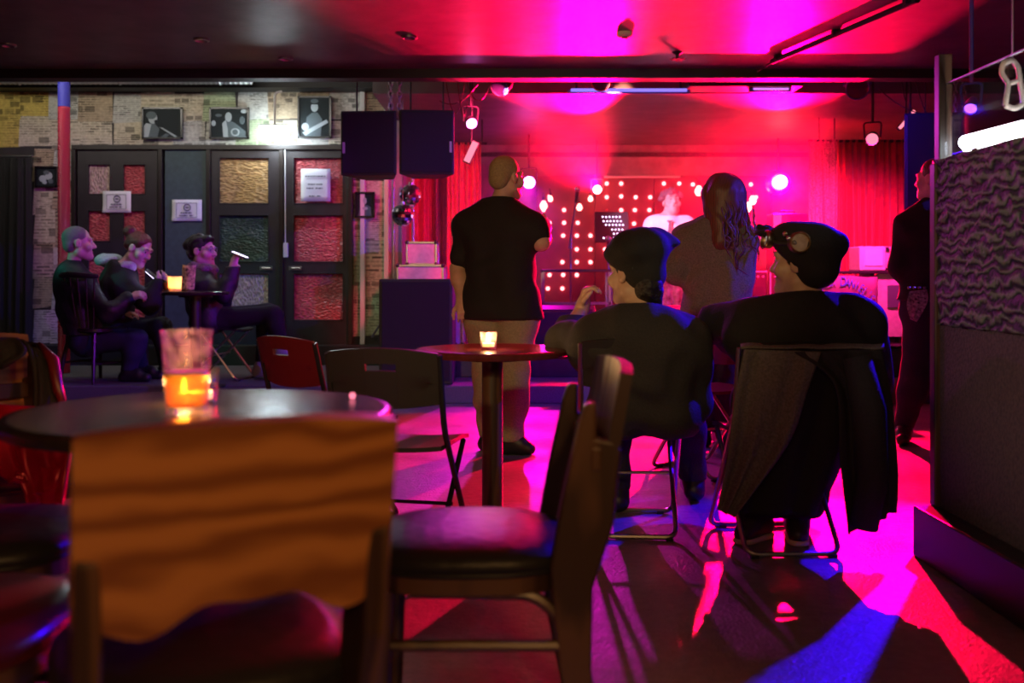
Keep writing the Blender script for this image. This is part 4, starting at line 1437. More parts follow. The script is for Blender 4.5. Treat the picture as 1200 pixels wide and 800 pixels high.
def wood_chair(label, loc, rz, frame_m, back_m, seat_m, group=None):
    """Restaurant chair facing local +Y: bent posts, wide curved veneer back, padded seat."""
    t = thing('wooden_chair', label, 'chair', loc, rz, group)
    for s in (-1, 1):
        out = [(-.285, 0), (-.235, 0), (-.185, .25), (-.165, .46), (-.19, .60), (-.225, .76), (-.24, .80), (-.262, .80), (-.262, .728), (-.298, .72), (-.314, .705), (-.298, .55), (-.255, .42), (-.252, .25)]
        MB().prism(out, (s * .19 - .0175, 0, 0), (0, 1, 0), (0, 0, 1), (.035, 0, 0)).build('back_post', frame_m, t, bevel=.007, local=True)
    nu, nv = 26, 14

    def yb(z): return -.222 - max(0, z - .46) * .175

    def bk(u, v):
        x = (u - .5) * .41
        q = 2 * u - 1
        zb = .618 + .022 * math.sin(u * 7.5 - 2.4) + .02 * abs(q) ** 4 + .007 * math.sin(u * 21)
        zt = .876 - .012 * abs(q) ** 3
        z = zb + (zt - zb) * v
        return Vector((x, yb(z) - .018 - .016 * (1 - q * q), z))
    MB().sheet(bk, nu, nv, .026).build('backrest', back_m, t, smooth=True, local=True)
    MB().prism([(-.21, -.012), (.21, -.012), (.21, .012), (-.21, .012)], (0, yb(.66) - .004, .66), (1, 0, 0), (0, 1, 0), (0, 0, .05)).build('back_rail', frame_m, t, bevel=.005, local=True)
    loft(MB(), [ring(.20, .2, .405), ring(.215, .215, .41), ring(.215, .215, .445), ring(.2, .2, .447)]).build('seat_frame', frame_m, t, smooth=True, local=True)
    loft(MB(), [ring(.2, .2, .446), ring(.222, .222, .452, 3), ring(.228, .228, .468, 3), ring(.22, .22, .486, 2.8), ring(.19, .19, .499, 2.6), ring(.12, .12, .507, 2.4), ring(.04, .04, .509, 2)]).build('seat_cushion', seat_m, t, smooth='all', local=True)
    q = [(x * 1.035, y * 1.035, z) for x, y, z in ring(.214, .214, .452, 3)]
    MB().tube(q, .006, 6, closed=True).build('piping', seat_m, t, smooth='all', local=True)
    for s in (-1, 1):
        MB().tube([(s * .185, .185, 0), (s * .18, .175, .41)], [.017, .023], 10).build('front_leg', frame_m, t, smooth=True, local=True)
        MB().tube([(s * .183, .18, .3), (s * .195, -.2, .3)], .0125, 8).build('stretcher', frame_m, t, smooth=True, local=True)
        MB().tube(fillet([(s * .185, .12, .41), (s * .19, -.14, .405), (s * .195, -.2, .34)], .06), .013, 8).build('brace', frame_m, t, smooth=True, local=True)
    return t


def round_table(label, px, d, R, h, top_m, leg_m, z0=0.0, post=.045):
    c = Vector((P(px, 0, d).x, d, z0))
    t = thing('round_table', label, 'table', c)
    MB().lathe([(R - .03, h - .032), (R - .006, h - .03), (R, h - .02), (R, h - .008), (R - .008, h - .001), (R - .03, h), (0, h)], c, 72).build('tabletop', top_m, t, smooth=True)
    MB().lathe([(post + .09, h - .05), (post + .09, h - .032), (0, h - .032)], c, 24).build('top_plate', leg_m, t, smooth=True)
    MB().lathe([(post, .04), (post, h - .05)], c, 28).build('column', leg_m, t, smooth=True)
    MB().lathe([(.24, 0), (.24, .012), (.2, .022), (.08, .04), (post + .01, .06), (0, .06)], c, 40).build('base', leg_m, t, smooth=True)
    return t, c


TC, TH = None, .75
table_a, TC = round_table('worn black round table in the left foreground under the beer glass', 240, 2.33, .438, TH, 'tabletop', 'darkwood')
table_b, TB = round_table('small dark red round table with a tealight before the standing man', 577, 4.31, .335, TH, 'redtop', 'darkwood')
table_c, TL = round_table('small dark round table beside the people seated at the left', 229, 8.2, .27, .79, 'tabletop', 'blackwood', z0=.15)

wood_chair('foreground wooden chair with glowing amber veneer back, nearest the camera', (-.496, 1.60, 0), math.radians(26.5), 'darkwood', 'wood', 'vinyl')
wood_chair('dark wooden chair turned side-on with a padded black seat, foreground centre', (-.095, 2.24, 0), math.radians(92), 'darkwood', 'darkwood', 'vinyl')
wood_chair('dark chair at the left edge with a red sequined garment and black jacket', (-1.50, 3.02, 0), math.radians(-125), 'darkwood', 'wood', 'vinyl')
wood_chair('dark chair seat at the left edge, the farther of two nearest seats', (-1.19, 2.27, 0), math.radians(-92), 'darkwood', 'darkwood', 'vinyl')
wood_chair('oxblood padded chair seat at the lower left corner of the frame', (-.99, 1.70, 0), math.radians(-86), 'darkwood', 'darkwood', 'oxblood')


def folding_chair(label, loc, rz, panel_m, tube_m='chrome', group=None):
    t = thing('folding_chair', label, 'chair', loc, rz, group)
    top = .79
    A = fillet([(-.205, -.25, top), (-.205, -.185, .52), (-.205, .2, .012), (.205, .2, .012), (.205, -.185, .52), (.205, -.25, top)], .05)
    MB().tube(A, .0115, 8).build('front_frame', tube_m, t, smooth=True, local=True)
    B = fillet([(-.18, .17, .43), (-.18, -.26, .012), (.18, -.26, .012), (.18, .17, .43)], .05)
    MB().tube(B, .0105, 8).build('rear_frame', tube_m, t, smooth=True, local=True)
    MB().tube([(-.19, -.02, .225), (.19, -.02, .225)], .007, 6).build('cross_bar', tube_m, t, smooth=True, local=True)
    for sx, sy in ((-1, .2), (1, .2), (-1, -.26), (1, -.26)):
        MB().box((sx * .15, sy, .006), (.03, .028, .012)).build('rubber_foot', 'plastic', t, local=True)

    def st(u, v):
        x, y = (u - .5) * .39, -.185 + .385 * v
        return Vector((x, y, .435 + .012 * (2 * u - 1) ** 2 - .025 * max(0, v - .75) * 2 + .0))
    MB().sheet(st, 12, 12, .016).build('seat', panel_m, t, smooth=True, local=True)

    def bk(x0, x1, z0, z1):
        def f(u, v):
            x, z = x0 + (x1 - x0) * u, z0 + (z1 - z0) * v
            return Vector((x, -.185 - (z - .52) * .24 - .035 * (1 - (x / .2) ** 2) + .008, z - .018 * (x / .2) ** 2 * (1 if z > .7 else -1)))
        return f
    mb = MB()
    zs = (.60, .735, .76, .815)
    for x0, x1, z0, z1 in ((-.2, -.055, zs[0], zs[3]), (.055, .2, zs[0], zs[3]), (-.055, .055, zs[0], zs[1]), (-.055, .055, zs[2], zs[3])):
        mb.sheet(bk(x0, x1, z0, z1), 6, 8, .012)
    mb.build('backrest', panel_m, t, smooth=True, local=True)
    return t


folding_chair('empty black folding chair between the amber-backed chair and the far round table', (-.40, 3.72, 0), math.radians(-12), 'plastic', 'blackgloss')
folding_chair('dark red folding chair with a carrying slot, beyond the foreground table', (-.78, 4.36, 0), math.radians(-43), 'redplastic', 'blackgloss')
folding_chair('chrome folding chair under the seated man in the black beret', (.50, 4.27, 0), math.radians(-4), 'plastic')
folding_chair('chrome folding chair with a grey jacket over its back, at the right', (1.05, 4.02, 0), math.radians(3), 'plastic')
folding_chair('folding chair on the low platform under the woman raising her phone', (P(262, 0, 8.85).x, 8.85, .15), math.radians(-97), 'plastic')
folding_chair('empty folding chair with a pink-lit edge ahead of the two seated men', (1.05, 5.45, 0), math.radians(30), 'redplastic')

# windsor chair of the bald man
t = thing('windsor_chair', 'black spindle-backed wooden chair under the man at the far left', 'chair', (P(86, 0, 8.42).x + .1, 8.66, .15), math.radians(-28))
loft(MB(), [ring(.2, .2, .43), ring(.215, .215, .44), ring(.215, .215, .465), ring(.19, .19, .47)]).build('seat', 'blackwood', t, smooth=True, local=True)
cr = [(.235 * math.sin(a), -.12 - .16 * math.cos(a), .93 - .015 * abs(a)) for a in [(-1.25 + 2.5 * i / 14) for i in range(15)]]
mb = MB()
mb.tube(cr, [.018 + .008 * math.sin(i / 14 * math.pi) for i in range(15)], 8)
mb.build('crest_rail', 'blackwood', t, smooth=True, local=True)
for i in range(1, 14, 2):
    p = Vector(cr[i])
    MB().tube([Vector((p.x * .78, -.17 + (p.y + .2) * .4, .46)), p], [.008, .007], 6).build('spindle', 'blackwood', t, smooth=True, local=True)
for sx in (-1, 1):
    for sy in (-1, 1):
        MB().tube([(sx * .21, sy * .21, 0), (sx * .19, sy * .19, .2), (sx * .15, sy * .15, .44)], [.013, .019, .016], 8).build('leg', 'blackwood', t, smooth=True, local=True)
    MB().tube([(sx * .2, -.2, .17), (sx * .2, .2, .17)], .01, 6).build('stretcher', 'blackwood', t, smooth=True, local=True)
MB().tube([(-.2, 0, .17), (.2, 0, .17)], .01, 6).build('stretcher', 'blackwood', t, smooth=True, local=True)


# ---------------------------------------------------------------- on the tables
def votive(c, r, h, label, power, name='tealight_holder', dx=0.0, glass='frost'):
    t = thing(name, label, 'candle', c)
    MB().lathe([(r * .8, .001), (r * .88, .004), (r, h), (r * .95, h), (r * .82, .012), (0, .012)], c, 28).build('glass', glass, t, smooth=True)
    MB().lathe([(0, .0125), (r * .7, .0125), (r * .7, .028), (r * .62, .026), (0, .026)], c, 20).build('wax', 'wax', t, smooth=True)
    c = c + Vector((dx, 0, 0))
    MB().lathe([(.0, .027), (.006, .033), (.0085, .042), (.004, .056), (0, .064)], c, 10).build('flame', 'flame', t, smooth='all')
    point('candle_light', c + Vector((0, 0, .06)), power, (1.0, .55, .22), .012)
    return t


e = .0012
gb = Vector((P(219, 0, 2.26).x, 2.26, TH + e))
t = thing('beer_glass', 'half-full pint glass of amber beer on the foreground table', 'glass', gb)
MB().lathe([(.0, 0), (.044, 0), (.046, .006), (.0465, .02), (.0575, .183), (.0585, .187), (.056, .188), (.0445, .022), (.040, .016), (0, .015)], gb, 40).build('glass', 'foggy', t, smooth=True)
MB().lathe([(0, .0165), (.0395, .0175), (.0438, .024), (.0483, .088), (0, .088)], gb, 36).build('beer', 'beer', t, smooth=True)
MB().lathe([(0, .0885), (.0484, .0885), (.0488, .094), (.045, .095), (0, .0935)], gb, 36).build('foam', 'foam', t, smooth=True)
votive(Vector((P(229, 0, 2.43).x, 2.43, TH + e)), .058, .085, 'wide glass candle holder glowing behind the pint of beer', 2.6, 'candle_bowl', -.028)
votive(Vector((P(572.5, 0, 4.22).x, 4.22, TH + e)), .036, .075, 'small lit tealight glass on the dark red round table', 1.8, glass='foggy')
votive(Vector((P(205, 0, 8.12).x, 8.12, .94 + e)), .056, .12, 'orange glowing candle glass on the table of the seated group', 1.6, glass='milky')
c = Vector((P(194.5, 0, 8.16).x, 8.16, .94 + e))
t = thing('tall_drinking_glass', 'slim pink-lit drinking glass beside the candle on the left table', 'glass', c)
MB().lathe([(.0, 0), (.026, 0), (.033, .14), (.031, .14), (.024, .008), (0, .008)], c, 20).build('glass', 'glass', t, smooth=True)
MB().lathe([(0, .009), (.0235, .0095), (.028, .07), (0, .07)], c, 16).build('drink', 'redplastic', t, smooth=True)
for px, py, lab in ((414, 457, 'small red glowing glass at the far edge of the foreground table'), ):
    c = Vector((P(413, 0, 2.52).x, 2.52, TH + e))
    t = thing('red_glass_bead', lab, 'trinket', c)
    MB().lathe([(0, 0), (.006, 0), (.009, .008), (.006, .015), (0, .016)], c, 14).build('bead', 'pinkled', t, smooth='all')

# ---------------------------------------------------------------- garments on chairs
def bez(pts, t):
    k = t * (len(pts) - 1)
    i = min(int(k), len(pts) - 2)
    f = k - i
    p0, p1, p2, p3 = pts[max(i - 1, 0)], pts[i], pts[i + 1], pts[min(i + 2, len(pts) - 1)]
    return .5 * ((2 * p1) + (p2 - p0) * f + (2 * p0 - 5 * p1 + 4 * p2 - p3) * f * f + (3 * p1 - p0 - 3 * p2 + p3) * f * f * f)


def fold_sheet(A, B, nf, amp, seed, dirn=Vector((0, -1, 0))):
    r = random.Random(seed)
    ph = [r.uniform(0, 6.28) for _ in range(4)]

    def f(u, v):
        p = bez(A, v).lerp(bez(B, v), u)
        s = math.sin(u * nf * 6.283 + ph[0] + 1.2 * v) + .5 * math.sin(u * nf * 11 + ph[1] - 2 * v) + .35 * math.sin(v * 9 + u * 5 + ph[2])
        return p + dirn * (amp * s * (.35 + .65 * v))
    return f


t = thing('draped_jacket', 'grey-black jacket hung over the back of the right folding chair', 'jacket', (1.05, 3.75, .5))
dj = 3.70
A = [P(872, 409, dj), P(860, 470, dj), P(851, 540, dj - .02), P(842, 598, dj - .02)]
B = [P(962, 412, dj - .02), P(948, 455, dj - .04), P(925, 520, dj - .05), P(862, 606, dj - .04)]
MB().sheet(fold_sheet(A, B, 2.2, .014, 4), 30, 30, .006).build('left_front', 'greycloth', t, smooth='all')
A = [P(930, 412, dj - .02), P(978, 452, dj - .04), P(985, 540, dj - .06), P(996, 626, dj - .05)]
B = [P(1034, 409, dj), P(1046, 470, dj), P(1052, 545, dj), P(1048, 600, dj)]
MB().sheet(fold_sheet(A, B, 2.6, .016, 8), 30, 30, .006).build('right_front', 'darkgrey', t, smooth='all')
A = [P(868, 409, dj), P(868, 404, dj + .05), P(870, 408, dj + .1)]
B = [P(1036, 409, dj), P(1036, 404, dj + .05), P(1034, 408, dj + .1)]
MB().sheet(fold_sheet(A, B, 3, .004, 2, Vector((0, 0, 1))), 24, 8, .006).build('collar_fold', 'greycloth', t, smooth='all')
A = [P(880, 410, dj + .012), P(880, 500, dj + .02), P(868, 602, dj + .03)]
B = [P(1020, 410, dj + .012), P(990, 500, dj + .02), P(957, 604, dj + .03)]
MB().sheet(fold_sheet(A, B, 2, .01, 3), 24, 22, .005).build('lining', 'blackcloth', t, smooth='all')
sl = [P(905, 430, dj - .03), P(880, 500, dj - .05), P(866, 560, dj - .05)]
MB().tube([P(1004, 418, dj - .04), P(1018, 480, dj - .07), P(1022, 560, dj - .07), P(1012, 618, dj - .06)], [.05, .062, .058, .05], 12).build('sleeve', 'darkgrey', t, smooth='all')

t = thing('black_jacket', 'black jacket with a red edge hung on the left-edge chair back', 'jacket', (-1.55, 3.15, .6))
d0 = 3.02
A = [P(-60, 400, d0 + .1), P(-50, 395, d0), P(-40, 430, d0 - .03), P(-30, 470, d0 - .03)]
B = [P(20, 398, d0 + .1), P(22, 396, d0), P(30, 412, d0 - .03), P(5, 424, d0 - .03)]
MB().sheet(fold_sheet(A, B, 2, .01, 31), 20, 16, .01).build('shoulder', 'blackcloth', t, smooth='all')
A = [P(8, 399, d0 + .06), P(30, 400, d0), P(40, 440, d0 - .05), P(38, 500, d0 - .05)]
B = [P(40, 401, d0 + .08), P(60, 420, d0 + .03), P(68, 455, d0), P(76, 500, d0)]
MB().sheet(fold_sheet(A, B, 1.5, .012, 33), 20, 20, .012).build('front', 'blackcloth', t, smooth='all')
MB().tube([P(46, 402, d0 + .05), P(62, 422, d0 + .0), P(68, 455, d0 - .02), P(78, 485, d0 - .02)], [.006, .018, .016, .008], 8).build('red_edge', 'redplastic', t, smooth='all')

t = thing('sequined_garment', 'red sequined garment lying over the left-edge chair', 'garment', (-1.35, 2.72, .5))
d0 = 2.68
A = [P(-40, 470, d0 + .12), P(-20, 500, d0 + .04), P(0, 555, d0), P(20, 560, d0 - .02)]
B = [P(70, 478, d0 + .1), P(80, 500, d0 + .03), P(78, 535, d0), P(74, 590, d0 - .02)]
MB().sheet(fold_sheet(A, B, 1.6, .02, 41), 30, 24, .012).build('cloth', 'sequin', t, smooth='all')
A = [P(18, 552, d0), P(30, 575, d0 - .01), P(36, 592, d0)]
B = [P(76, 545, d0), P(72, 570, d0 - .01), P(66, 600, d0)]
MB().sheet(fold_sheet(A, B, 1.2, .012, 45), 14, 10, .01).build('hem', 'sequin', t, smooth='all')

# ================================================================== people (bodies grown from a smooth distance field)
def _len(x, y, z): return np.sqrt(x * x + y * y + z * z)


def cone(a, b, ra, rb, k=.03, op='u'):
    a, b = np.array(a, float), np.array(b, float)
    rm = max(ra, rb)
    lo, hi = np.minimum(a, b) - rm, np.maximum(a, b) + rm

    def fn(x, y, z):
        ba = b - a
        L = max(float(ba @ ba), 1e-9)
        px, py, pz = x - a[0], y - a[1], z - a[2]
        t = np.clip((px * ba[0] + py * ba[1] + pz * ba[2]) / L, 0, 1)
        return _len(px - t * ba[0], py - t * ba[1], pz - t * ba[2]) - (ra + t * (rb - ra))
    return (fn, lo, hi, k, op)


def ell(c, r, R=None, k=.03, op='u'):
    c, r = np.array(c, float), np.array(r, float)
    m = r.max()
    Rm = np.array(R) if R is not None else np.eye(3)

    def fn(x, y, z):
        px, py, pz = x - c[0], y - c[1], z - c[2]
        lx = px * Rm[0, 0] + py * Rm[1, 0] + pz * Rm[2, 0]
        ly = px * Rm[0, 1] + py * Rm[1, 1] + pz * Rm[2, 1]
        lz = px * Rm[0, 2] + py * Rm[1, 2] + pz * Rm[2, 2]
        k0 = _len(lx / r[0], ly / r[1], lz / r[2])
        k1 = _len(lx / r[0] ** 2, ly / r[1] ** 2, lz / r[2] ** 2)
        return k0 * (k0 - 1) / np.maximum(k1, 1e-6)
    return (fn, c - m, c + m, k, op)


def field(prims, h, clips=(), noise=None):
    us = [p for p in prims if p[4] == 'u']
    lo = np.min([p[1] for p in us], 0) - 3 * h
    hi = np.max([p[2] for p in us], 0) + 3 * h
    n = np.ceil((hi - lo) / h).astype(int) + 1
    ax = [lo[i] + h * np.arange(n[i]) for i in range(3)]
    F = np.full(n, .4, np.float32)
    for fn, a, b, k, op in prims:
        m = k + 3 * h
        i0 = np.maximum(np.floor((a - m - lo) / h).astype(int), 0)
        i1 = np.minimum(np.ceil((b + m - lo) / h).astype(int) + 1, n)
        if np.any(i1 <= i0): continue
        sl = tuple(slice(i0[i], i1[i]) for i in range(3))
        x, y, z = ax[0][sl[0]][:, None, None], ax[1][sl[1]][None, :, None], ax[2][sl[2]][None, None, :]
        d = fn(x, y, z).astype(np.float32)
        s = F[sl]
        if op == 'u':
            q = np.maximum(k - np.abs(s - d), 0) / k
            F[sl] = np.minimum(s, d) - q * q * k * .25
        else:
            d = -d
            q = np.maximum(k - np.abs(s - d), 0) / k
            F[sl] = np.maximum(s, d) + q * q * k * .25
    x, y, z = ax[0][:, None, None], ax[1][None, :, None], ax[2][None, None, :]
    if noise:
        amp, fr, st = noise
        w = np.sin(x * fr * .6 + 2 * np.sin(z * fr * .35 + 1)) + np.sin(y * fr * .7 + 1.7 * np.sin(x * fr * .4))
        F = F + (amp * .5 * (np.sin(z * fr * st + 1.6 * w) + .6 * np.sin((x + y) * fr * .8 + z * fr * .3 + w))).astype(np.float32)
    for p, nn in clips:
        p, nn = np.array(p, float), np.array(nn, float)
        nn = nn / np.linalg.norm(nn)
        F = np.maximum(F, ((x - p[0]) * nn[0] + (y - p[1]) * nn[1] + (z - p[2]) * nn[2]).astype(np.float32))
    return F, lo, h


def nets(F, lo, h):
    ins = F < 0
    c = np.zeros(tuple(s - 1 for s in F.shape), np.int8)
    for dx in (0, 1):
        for dy in (0, 1):
            for dz in (0, 1):
                c += ins[dx:F.shape[0] - 1 + dx, dy:F.shape[1] - 1 + dy, dz:F.shape[2] - 1 + dz]
    act = np.argwhere((c > 0) & (c < 8))
    idx = np.full(c.shape, -1, np.int64)
    idx[tuple(act.T)] = np.arange(len(act))
    corners = [(x, y, z) for x in (0, 1) for y in (0, 1) for z in (0, 1)]
    val = {q: F[act[:, 0] + q[0], act[:, 1] + q[1], act[:, 2] + q[2]] for q in corners}
    acc, cnt = np.zeros((len(act), 3)), np.zeros(len(act))
    for q in corners:
        for axx in range(3):
            if q[axx]: continue
            r = list(q); r[axx] = 1; r = tuple(r)
            a, b = val[q], val[r]
            m = (a < 0) != (b < 0)
            t = np.where(m, a / np.where(m, a - b, 1), 0)
            for i in range(3):
                acc[:, i] += np.where(m, q[i] + (t if i == axx else 0), 0)
            cnt += m
    V = lo + h * (act + acc / np.maximum(cnt, 1)[:, None])
    faces = []
    for axx in range(3):
        o1, o2 = (axx + 1) % 3, (axx + 2) % 3
        s0 = [slice(None)] * 3; s1 = [slice(None)] * 3
        s0[axx], s1[axx] = slice(0, -1), slice(1, None)
        a, b = ins[tuple(s0)], ins[tuple(s1)]
        e = np.argwhere(a != b)
        e = e[(e[:, o1] > 0) & (e[:, o2] > 0) & (e[:, o1] < F.shape[o1] - 1) & (e[:, o2] < F.shape[o2] - 1)]
        fl = a[tuple(e.T)]
        q = []
        for d1, d2 in ((0, 0), (-1, 0), (-1, -1), (0, -1)):
            g = e.copy(); g[:, o1] += d1; g[:, o2] += d2
            q.append(idx[tuple(g.T)])
        q = np.stack(q, 1)
        q[~fl] = q[~fl][:, ::-1]
        faces.append(q)
    return V, np.concatenate(faces)


def grow(name, prims, m, parent, h=.009, clips=(), noise=None):
    V, Q = nets(*field(prims, h, clips, noise))
    root = parent
    while root.parent is not None: root = root.parent
    me = bpy.data.meshes.new(name)
    V = V - np.array(root.location)
    me.vertices.add(len(V)); me.vertices.foreach_set('co', V.ravel())
    me.loops.add(Q.size); me.loops.foreach_set('vertex_index', Q.ravel().astype(np.int32))
    me.polygons.add(len(Q))
    me.polygons.foreach_set('loop_start', np.arange(0, Q.size, 4, dtype=np.int32))
    me.update(calc_edges=True)
    me.shade_smooth()
    o = bpy.data.objects.new(name, me)
    C.objects.link(o)
    me.materials.append(M[m] if isinstance(m, str) else m)
    o.parent = parent
    return o


V3 = Vector


class Head:
    def __init__(s, c, f, u=(0, 0, 1), k=1.0):
        s.c, s.k, s.R = V3(c), k, frame(f, u)

    def p(s, x, y, z): return s.c + s.R @ V3((x, y, z)) * s.k
    def e(s, c, r, k=.02, op='u'): return ell(s.p(*c), [q * s.k for q in r], s.R, k, op)
    def co(s, a, b, ra, rb, k=.012, op='u'): return cone(s.p(*a), s.p(*b), ra * s.k, rb * s.k, k, op)

    def prims(s):
        L = [s.e((0, -.015, .03), (.076, .096, .088)), s.e((0, .028, -.035), (.062, .066, .088)),
             s.co((-.045, .0, -.075), (0, .07, -.105), .03, .026, .03), s.co((.045, .0, -.075), (0, .07, -.105), .03, .026, .03),
             s.co((-.04, .077, .022), (.04, .077, .022), .017, .017, .015),
             s.co((0, .088, .01), (0, .113, -.032), .009, .015), s.co((-.011, .1, -.036), (.011, .1, -.036), .0095, .0095),
             s.co((-.022, .084, -.066), (.022, .084, -.066), .0105, .0105, .01), s.co((-.018, .082, -.079), (.018, .082, -.079), .011, .011, .01),
             s.e((0, .083, -.105), (.022, .018, .018))]
        for q in (-1, 1):
            L += [s.e((q * .033, .1, .004), (.019, .02, .014), .014, 's'), s.e((q * .032, .077, .003), (.0145, .0145, .0145), .004),
                  s.e((q * .05, .06, -.035), (.028, .028, .03)),
                  s.e((q * .079, -.008, -.012), (.011, .023, .034), .01), s.e((q * .09, -.002, -.008), (.008, .012, .018), .008, 's')]
        return L

    def features(s, parent, brow='hairdark'):
        for q in (-1, 1):
            e = MB().ball(s.p(q * .032, .0785, .003), .0138 * s.k, 12, 8).build('eye', 'eye', parent, smooth='all')
            MB().ball(s.p(q * .032, .0888, .002), .0068 * s.k, 10, 6).build('iris', 'iris', e, smooth='all')
            MB().tube([s.p(q * .014, .097, .026), s.p(q * .03, .098, .031), s.p(q * .05, .084, .026)], [.003, .0042, .002], 6).build('eyebrow', brow, parent, smooth=True)
        MB().tube([s.p(-.024, .0895, -.072), s.p(-.01, .0965, -.070), s.p(0, .0965, -.0715), s.p(.01, .0965, -.070), s.p(.024, .0895, -.072)], [.003, .0055, .005, .0055, .003], 6).build('lips', 'lips', parent, smooth='all')


def hand_prims(w, d, n, side, curl=.5, k=1.0, spread=.12):
    """w wrist, d towards the fingers, n out of the palm, side +1/-1 puts the thumb on d x n * side."""
    d, n = V3(d).normalized(), V3(n)
    n = (n - d * n.dot(d)).normalized()
    s = d.cross(n) * side
    w = V3(w)
    L = [cone(w, w + d * .03 * k, .026, .028, .03)]
    for a in (-.026, -.009, .009, .026):
        L.append(cone(w + d * .02 * k + s * a * .6 * k, w + d * .085 * k + s * a * k, .016 * k, .013 * k, .02))
    for i, (a, ln) in enumerate(((.028, .07), (.0095, .078), (-.0095, .072), (-.028, .056))):
        p = w + d * .085 * k + s * a * k
        ang = spread * a / .028
        c = curl * (1 + .08 * i)
        th = .25 * c
        r0 = .0092 * k
        for j, fr in enumerate((.45, .31, .24)):
            th += c * (.55, .75, .5)[j]
            dd = (d * math.cos(th) + n * math.sin(th) + s * ang).normalized()
            q = p + dd * ln * fr * k
            L.append(cone(p, q, r0, r0 * .9, .006))
            p, r0 = q, r0 * .9
    p = w + d * .025 * k + s * .026 * k
    for ln, r0, dd in ((.04, .0125, d * .7 + s * .65 + n * .25), (.03, .011, d * .85 + s * .3 + n * .45), (.026, .0095, d * .85 + s * .05 + n * .5)):
        q = p + dd.normalized() * ln * k
        L.append(cone(p, q, r0 * k, r0 * .92 * k, .012))
        p = q
    return L


class Body:
    """Joints in the room; side dictionaries use 'l' and 'r' of the person."""

    def __init__(s, J, head, g=1.0):
        s.J, s.H, s.g = {k: V3(v) for k, v in J.items()}, head, g

    def torso(s, i=0.0, k=.07):
        J, g = s.J, s.g
        mid_h = (J['hl'] + J['hr']) / 2
        sv = (J['sr'] - J['sl'])
        sv = sv.normalized()
        nk = J['neck']
        L = []
        for q, hp in ((-1, J['hl']), (1, J['hr'])):
            wa = mid_h.lerp(nk, .4) + sv * q * .065 * g
            ch = mid_h.lerp(nk, .72) + sv * q * .08 * g
            L += [cone(hp + sv * q * .01, wa, .112 * g + i, .098 * g + i, k), cone(wa, ch, .098 * g + i, .108 * g + i, k)]
        for a in ('sl', 'sr'):
            b = nk + (J[a] - nk) * .18
            L += [cone(nk - V3((0, 0, .02)), J[a] - V3((0, 0, .005)), .058 * g + i, .058 * g + i, k), cone(b - V3((0, 0, .08)), J[a] - V3((0, 0, .06)), .085 * g + i, .06 * g + i, k)]
        return L

    def pelvis(s, i=0.0):
        return s.torso(i)[0:3:2]

    def arm(s, q, i=0.0, upto=2, k=.035):
        J, g = s.J, s.g
        a, b, c = J['s' + q], J['e' + q], J['w' + q]
        L = [cone(a, b, .056 * g + i, .045 * g + i, k)]
        if upto >= 2:
            m = b.lerp(c, .3)
            L += [cone(b, m, .044 * g + i, .045 * g + i, k), cone(m, c, .045 * g + i, .028 * g + i, k)]
        elif upto > 1:
            L += [cone(b, b.lerp(c, upto - 1), .045 * g + i, .042 * g + i, k)]
        return L

    def leg(s, q, i=0.0, upto=2.0, k=.05, hem=None):
        J, g = s.J, s.g
        a, b, c = J['h' + q], J['k' + q], J['a' + q]
        L = [cone(a, b, .092 * g + i, .062 * g + i, k)]
        m = b.lerp(c, .32)
        e = b.lerp(c, max(.33, upto - 1)) if upto < 2 else c
        L += [cone(b, m, .06 * g + i, .06 * g + i, k), cone(m, e, .06 * g + i, (.042 * g + i) if hem is None else hem, k)]
        return L

    def foot(s, q, i=0.0):
        a, t = s.J['a' + q], s.J['t' + q]
        d = (t - a); d.z = 0
        d = d.normalized()
        h = V3((a.x, a.y, a.z)) - d * .035
        u = V3((0, 0, .045))
        return [cone(a, h - u, .04 + i, .036 + i, .02), cone(h - u, t, .036 + i, .03 + i, .02), cone(a, t.lerp(a, .45) + V3((0, 0, .012)), .038 + i, .036 + i, .03)]

    def neckp(s, i=0.0):
        return [cone(s.J['neck'] - V3((0, 0, .03)), s.H.p(0, -.02, -.05), .058 + i, .054 + i, .03)]

    def skin(s, hands=()):
        L = s.torso() + s.neckp() + s.H.prims()
        for q in 'lr':
            L += s.arm(q) + s.leg(q) + s.foot(q)
        for h in hands:
            L += hand_prims(*h)
        return L


def auto_hand(B, q, n, curl=.7, k=1.0, side=None):
    e, w = B.J['e' + q], B.J['w' + q]
    return (w, w - e, n, (1 if q == 'r' else -1) if side is None else side, curl, k)


def person(label, base, group=None):
    return thing('person', label, 'person', base, 0, group)


def shoe(B, q, parent, m='shoe', sole=None):
    o = grow('shoe', B.foot(q, .01), m, parent, .009, clips=[((0, 0, B.J['t' + q].z - .036 + .0), (0, 0, -1)), (B.J['a' + q] + V3((0, 0, .05)), (0, 0, 1))])
    if sole:
        a, t = B.J['a' + q], B.J['t' + q]
        d = (t - a); d.z = 0; d = d.normalized()
        z = t.z - .036
        grow('sole', [cone(V3((a.x, a.y, z + .012)) - d * .035, V3((t.x, t.y, z + .012)), .05, .043, .02)], sole, o, .008,
             clips=[((0, 0, z + .022), (0, 0, 1)), ((0, 0, z - .001), (0, 0, -1))])


# ---------------------------------------------------------------- standing man in the T-shirt
d = 6.0
def S_(px, py, dd=None): return P(px, py, d if dd is None else dd)


